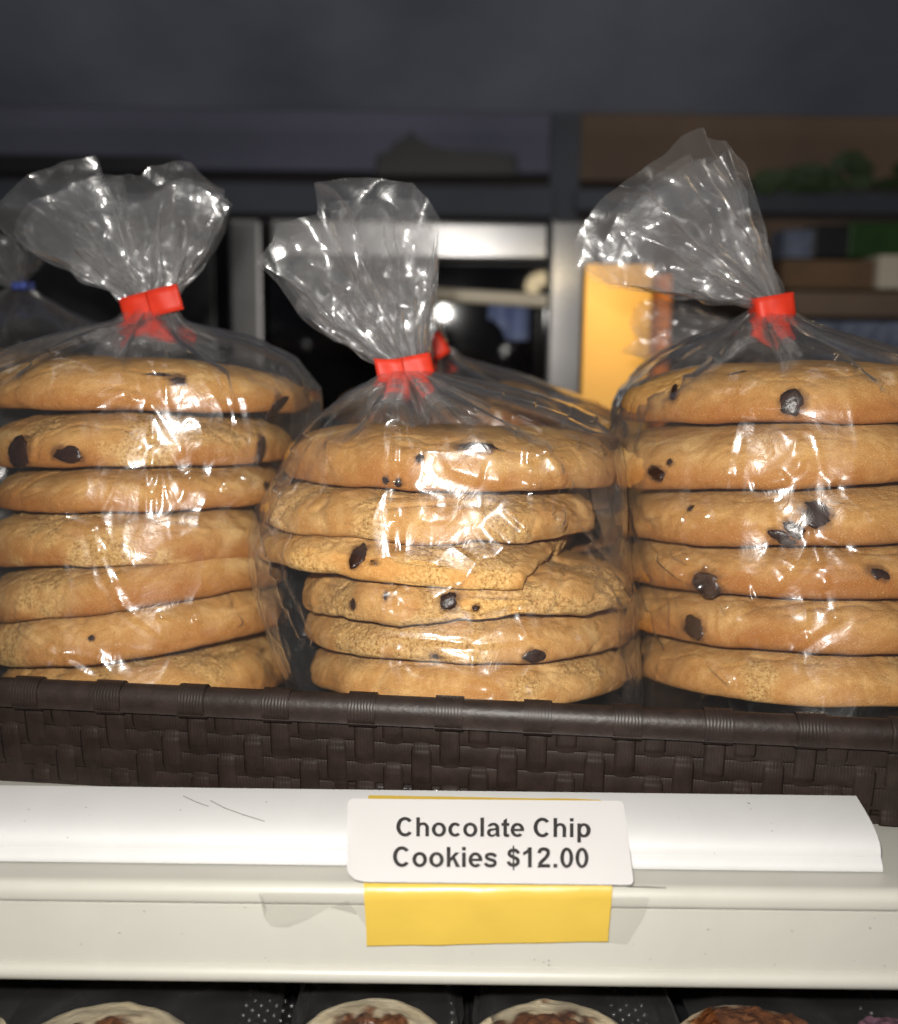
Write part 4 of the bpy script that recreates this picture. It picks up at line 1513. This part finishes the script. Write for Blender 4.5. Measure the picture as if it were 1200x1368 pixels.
# black trays with a studded floor
for k, (xa, xb) in enumerate(((-40, 384), (392, 622), (630, 902), (910, 1240))):
    a, b_ = Pz(xa, 1345, -0.215), Pz(xb, 1345, -0.215)
    tr = thing('pastry_tray', ((a.x + b_.x) / 2, 0.30, ZT - 0.012), ['black plastic tray under the pastry at lower left', 'black plastic tray under the pastry below the torn tape', 'black plastic tray under the pastry below the price card', 'black plastic tray under the pastries at lower right'][k], 'tray', 'black pastry trays')
    w = (b_.x - a.x) / 2
    y0, y1 = -0.075, 0.085
    bm = bmesh.new()
    box_bm((-w, y0, 0), (w, y1, 0.006), bm)
    link('tray_base', bm_mesh('tray_base', bm, M['tray'], bevel=0.002), tr)
    link('tray_side', bm_mesh('tray_side', box_bm((-w, y1 - 0.003, 0.0062), (w, y1, 0.024)), M['tray'], bevel=0.0006), tr)
    bm = bmesh.new()
    st = 0.0027
    nx, ny = int(2 * w / st) - 1, 40
    for i in range(nx):
        for j in range(ny):
            x, y = -w + st * (i + 1), y0 + 0.05 + st * j
            if (i + j) % 2 or y > y1 - 0.006 or i < nx * (0.78, 0.90, 0.78, 0.90)[k]:
                continue
            rings = []
            for (rr_, hz_) in ((0.62, 0.0), (0.50, 0.55), (0.25, 0.85)):
                rings.append([bm.verts.new((x + st * rr_ * math.cos(a), y + st * rr_ * math.sin(a), 0.0062 + st * 0.55 * hz_)) for a in [i_ * math.pi / 3 for i_ in range(6)]])
            for r0, r1 in zip(rings[:-1], rings[1:]):
                for q in range(6):
                    bm.faces.new((r0[q], r0[(q + 1) % 6], r1[(q + 1) % 6], r1[q]))
            bm.faces.new(rings[-1])
    o = link('studs', bm_mesh('studs', bm, M['tray'], smooth=True), tr)
    o['kind'] = 'stuff'
    # clear lid over the tray
    n1, n2 = 60, 40
    gx, gy = np.meshgrid(np.linspace(-1, 1, n1), np.linspace(-1, 1, n2))
    ed = np.maximum(np.abs(gx), np.abs(gy))
    zz_ = 0.030 + 0.014 * (1 - sstep(0.80, 1.0, ed)) + 0.0018 * np.sin(gx * 9) * np.cos(gy * 7) * (1 - sstep(.7, .9, ed))
    V = np.stack([(gx * (w - .001)).ravel(), ((y0 + y1) / 2 + gy * (y1 - y0 - .002) / 2).ravel(), zz_.ravel()], 1)
    V[:, 2] += 0.0011 * (np.sin(gx * 46) * sstep(0.6, 0.85, np.abs(gy)) * (1 - sstep(0.92, 1, ed))).ravel()
    V += 0.0020 * np.stack([fbm(V * 75 + 3 * c, 4 + c + k, 2) for c in range(3)], 1)
    link('clear_lid', mesh_np('clear_lid', V, quads=grid_quads(n2, n1), mat=M['film']), tr)

# =================================================================== BACKGROUND
M['case_top'] = simple('grey_case_panel', (0.32, 0.345, 0.43), (0.20, 0.215, 0.29), 4, 0.85)
M['dark_wall'] = simple('dim_grey_wall', (0.10, 0.10, 0.115), (0.14, 0.13, 0.145), 4, 0.8)
M['lilac'] = simple('violet_reflection', (0.20, 0.20, 0.28), (0.125, 0.128, 0.185), 3, 0.8)
M['wood'] = simple('brown_panel', (0.25, 0.170, 0.118), (0.15, 0.108, 0.082), 4, 0.8)
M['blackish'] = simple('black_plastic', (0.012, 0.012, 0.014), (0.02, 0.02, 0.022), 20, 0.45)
M['floor'] = simple('dark_shop_floor', (0.06, 0.06, 0.06), (0.09, 0.085, 0.08), 6, 0.6)
M['beam'] = simple('grey_blue_metal', (0.095, 0.105, 0.13), (0.07, 0.078, 0.10), 6, 0.7)
M['box'] = simple('brown_cardboard', (0.22, 0.13, 0.07), (0.17, 0.10, 0.055), 20, 0.8)
M['green'] = simple('green_packet', (0.025, 0.085, 0.012), (0.018, 0.06, 0.01), 20, 0.5)
M['leaf'] = simple('dark_green_leaf', (0.035, 0.06, 0.022), (0.05, 0.08, 0.03), 60, 0.5)
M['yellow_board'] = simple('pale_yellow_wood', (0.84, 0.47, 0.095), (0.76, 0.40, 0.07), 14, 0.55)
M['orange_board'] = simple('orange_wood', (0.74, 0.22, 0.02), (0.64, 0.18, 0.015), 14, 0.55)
M['blue'] = simple('blue_reflection', (0.12, 0.17, 0.36), (0.20, 0.24, 0.40), 60, 0.8)
M['bluegrey'] = simple('blue_grey_cloth', (0.20, 0.23, 0.32), (0.11, 0.13, 0.19), 90, 0.8)
M['cream'] = simple('cream_metal', (0.75, 0.68, 0.55), (0.7, 0.63, 0.5), 30, 0.8, spec=0.1)

# case roof above the shelf, floor and back wall
bm = bmesh.new()
sec = [(1.06, 0.206), (0.86, 0.33), (0.87, 0.345), (1.064, 0.2085)]
va = [bm.verts.new((-1.6, y, z)) for y, z in sec]
vb = [bm.verts.new((1.6, y, z)) for y, z in sec]
for i in range(4):
    bm.faces.new((va[i], va[(i + 1) % 4], vb[(i + 1) % 4], vb[i]))
bm.faces.new(va)
bm.faces.new(vb)
o = link('ceiling_panel', bm_mesh('ceiling_panel', bm, M['case_top'], bevel=0.003))
tag(o, kind='structure')
o = link('floor', bm_mesh('floor', box_bm((-3, -1.5, -1.02), (3, 3.0, -1.0)), M['floor']))
tag(o, kind='structure')
o = link('back_wall', bm_mesh('back_wall', box_bm((-3, 2.2, -1.0), (3, 2.3, 1.8)), M['dark_wall']))
tag(o, kind='structure')


def single(name, x0, y0, x1, y1, d, thick, mat, label, cat, bevel=0.002, group=None):
    o = pxbox(name, x0, y0, x1, y1, d, thick, mat, bevel=bevel)
    c = sum((Vector(c) for c in o.bound_box), Vector()) / 8
    return tag(o, label, cat, group)


single('violet_reflection_panel', -500, 60, 768, 232, 1.085, 0.03, M['lilac'], 'grey violet panel in place of a hazy reflection behind the bags at upper left', 'panel')  # the blue-violet end of a hazy reflection, put in as panel colour
single('brown_reflection_panel', 776, 60, 1700, 252, 1.085, 0.03, M['wood'], 'brown panel in place of a hazy reflection at upper right behind the bags', 'panel')  # the brown end of the same reflection, likewise a coloured panel
single('upright_post', 740, 40, 772, 330, 1.072, 0.012, M['beam'], 'grey upright post between the violet and brown panels', 'post')
single('cross_beam', 770, 252, 1700, 292, 1.055, 0.02, M['beam'], 'dark grey beam below the brown panel at right', 'beam')
single('cross_beam', -500, 233, 739, 290, 1.055, 0.02, M['beam'], 'dark grey beam below the violet panel at left', 'beam')
# dark cupboard below the left beam
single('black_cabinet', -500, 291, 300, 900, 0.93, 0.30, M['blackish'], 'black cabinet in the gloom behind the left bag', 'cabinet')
# silhouettes on the beam
for k, (x0, y0, x1, y1, lb) in enumerate(((-60, 204, 118, 232, 'long dark low box on the beam at far left'), (122, 206, 236, 232, 'short dark box on the beam above the left bag'))):
    single('storage_box', x0, y0, x1, y1, 1.03, 0.024, M['blackish'], lb, 'box')
fig = thing('ornament', P(550, 235, 1.04), 'dark pointed ornament silhouetted above the middle bag', 'ornament')
bm = bmesh.new()
loop = [(500, 234), (503, 206), (518, 204), (524, 192), (540, 186), (549, 174), (558, 186), (576, 196), (604, 202), (632, 200), (668, 202), (690, 206), (692, 234)]
fr = [bm.verts.new(P(x, y, 1.04) - fig.location) for x, y in loop]
bk = [bm.verts.new(P(x, y, 1.04) - fig.location + Vector((0, 0.02, 0))) for x, y in loop]
bm.faces.new(fr)
bm.faces.new(bk[::-1])
for i in range(len(loop)):
    j = (i + 1) % len(loop)
    bm.faces.new((fr[i], fr[j], bk[j], bk[i]))
link('silhouette', bm_mesh('silhouette', bm, M['blackish'], bevel=0.0015), fig)

# steel oven with dark glass
DO = 0.80
oo = P(545, 600, DO)
oven = thing('oven', oo, 'stainless steel oven with dark glass door behind the middle bag', 'oven')


def opart(nm, x0, y0, x1, y1, d, th, mat, bevel=0.003):
    return pxbox(nm, x0, y0, x1, y1, d, th, mat, oven, bevel, oo)


opart('frame_top', 358, 292, 734, 349, DO, 0.04, M['steel'])
opart('frame_side', 303, 292, 357, 760, DO + 0.001, 0.04, M['steel'])
opart('frame_side', 735, 292, 783, 760, DO + 0.001, 0.04, M['steel'])
opart('cavity', 340, 340, 745, 760, DO + 0.042, 0.25, M['blackish'])
m, nt, b, o_ = new_mat('dark_oven_glass')
nt.links.new(ramp(nt, noise(nt, 30, 2), [(0.3, (0.004, 0.004, 0.005)), (0.7, (0.007, 0.007, 0.009))]), b.inputs['Base Color'])
b.inputs['Roughness'].default_value = 0.04
b.inputs['Transmission Weight'].default_value = 0.0
M['oven_glass'] = m
opart('door_glass', 358, 350, 734, 760, DO + 0.012, 0.006, M['oven_glass'], 0.001)
# bar handle
bm = bmesh.new()
hb0, hb1 = P(560, 392, DO - 0.022) - oo, P(731, 402, DO - 0.022) - oo
ax = (hb1 - hb0).normalized()
for i in range(9):
    pass
nseg, nring = 24, 12
V = []
for i in range(nseg + 1):
    p = hb0.lerp(hb1, i / nseg)
    for j in range(nring):
        a = 2 * math.pi * j / nring
        V.append((p.x, p.y + 0.005 * math.cos(a), p.z + 0.005 * math.sin(a)))
link('handle', mesh_np('handle', V, quads=grid_quads(nseg + 1, nring, wrap=True), mat=M['cream']), oven)
for (x, y) in ((690, 376), (710, 362), (703, 414), (722, 415)):  # tiny steel beads added so the flash makes small round glints
    bm = bmesh.new()
    bmesh.ops.create_uvsphere(bm, u_segments=16, v_segments=10, radius=0.0010)
    link('glint_bead', bm_mesh('glint_bead', bm, M['steel'], smooth=True), oven, P(x, y, DO + 0.010) - oo)

n1, n2 = 24, 16  # dim blue sheet standing in for a blurred blue reflection in the glass
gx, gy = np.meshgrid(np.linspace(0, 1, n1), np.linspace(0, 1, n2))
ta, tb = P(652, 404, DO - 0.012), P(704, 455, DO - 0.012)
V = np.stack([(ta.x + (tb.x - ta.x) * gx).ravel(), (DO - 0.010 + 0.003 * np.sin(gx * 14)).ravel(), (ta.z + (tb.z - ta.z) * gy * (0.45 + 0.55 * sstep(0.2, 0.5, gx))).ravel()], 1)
o = link('reflection_sheet', mesh_np('reflection_sheet', V, quads=grid_quads(n2, n1), mat=M['blue']))
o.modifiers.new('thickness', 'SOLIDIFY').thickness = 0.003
tag(o, 'small dim blue sheet in place of a blurred reflection in the dark oven glass', 'reflection_sheet')

# yellow board, lit warm, and its orange side
yb = thing('wooden_stand', P(815, 600, 0.64), 'pale yellow wooden upright with orange side right of the oven', 'stand')
yo = yb.location.copy()
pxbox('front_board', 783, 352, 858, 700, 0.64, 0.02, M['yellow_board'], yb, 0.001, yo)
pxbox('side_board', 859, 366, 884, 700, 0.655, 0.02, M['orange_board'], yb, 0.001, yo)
lamp('display_lamp', 'AREA', P(822, 330, 0.575), P(822, 470, 0.64), 0.029, (1.0, 0.80, 0.48), 0.03, spread=R(110))

# right-hand shelves with boxes
sh = thing('stock_shelf', P(1200, 420, 0.95), 'dark brown stock shelf with boxes at upper right', 'shelf')
sho = sh.location.copy()
pxbox('shelf_board', 1002, 388, 1500, 428, 0.93, 0.14, M['wood'], sh, 0.002, sho)
pxbox('shelf_back', 1002, 293, 1500, 700, 1.075, 0.02, M['wood'], sh, 0.002, sho)
single('cardboard_box', 1046, 346, 1172, 387, 0.955, 0.07, M['box'], 'low brown cardboard box on the dim right hand shelf', 'box')
single('black_packet', 1088, 300, 1132, 345, 0.960, 0.04, M['blackish'], 'small black packet on the brown box at upper right', 'packet')
single('white_packet', 1048, 306, 1086, 345, 0.962, 0.04, M['bluegrey'], 'small grey packet left of the black packet at upper right', 'packet')
single('green_packet', 1136, 296, 1230, 345, 0.965, 0.04, M['green'], 'bright green packet at the right edge above the brown box', 'packet')
single('tan_box', 1176, 340, 1290, 387, 0.945, 0.06, M['cream'], 'pale tan box at the right edge beside the brown box', 'box')
# folded blue-grey cloth beneath that shelf
c = P(1150, 470, 0.80)
cl = link('folded_cloth', None, None)
bpy.data.objects.remove(cl)
n1, n2 = 70, 30
gx, gy = np.meshgrid(np.linspace(-1, 1, n1), np.linspace(0, 1, n2))
a_, b2 = P(1075, 428, 0.82), P(1330, 560, 0.82)
V = np.stack([(a_.x + (b2.x - a_.x) * (gx + 1) / 2).ravel(), (0.82 + 0.012 * np.sin(gx * 34 + 2 * np.sin(gy * 3)) + 0.05 * gy).ravel(), (a_.z + (b2.z - a_.z) * gy).ravel()], 1)
V[:, 1] += 0.006 * fbm(V * 40, 3, 2)
o = link('folded_cloth', mesh_np('folded_cloth', V, quads=grid_quads(n2, n1), mat=M['bluegrey']))
md = o.modifiers.new('thickness', 'SOLIDIFY')
md.thickness = 0.01
tag(o, 'blue grey pleated cloth hanging below the right hand shelf', 'cloth')
# trailing plant above the beam
pt = thing('plant', P(1130, 250, 1.03), 'dark green leafy plant on the beam at upper right', 'plant')
bm = bmesh.new()
rng = random.Random(4)
for i in range(60):
    x = rng.uniform(1020, 1260)
    top = 236 - 34 * math.exp(-((x - 1160) / 70) ** 2)
    y = rng.uniform(top, 250)
    p = P(x, y, rng.uniform(1.00, 1.04)) - pt.location
    a = rng.uniform(-0.5, 0.5)
    L, w = 0.030, 0.007
    dx = Vector((math.cos(a), rng.uniform(-.4, .4), math.sin(a)))
    up = Vector((-math.sin(a), 0.3, math.cos(a)))
    vs = [bm.verts.new(p + dx * L * t + up * w * s) for t, s in ((-.5, 0), (-.15, 1), (.2, .8), (.5, 0), (.2, -.8), (-.15, -1))]
    bm.faces.new(vs)
link('foliage', bm_mesh('foliage', bm, M['leaf']), pt)
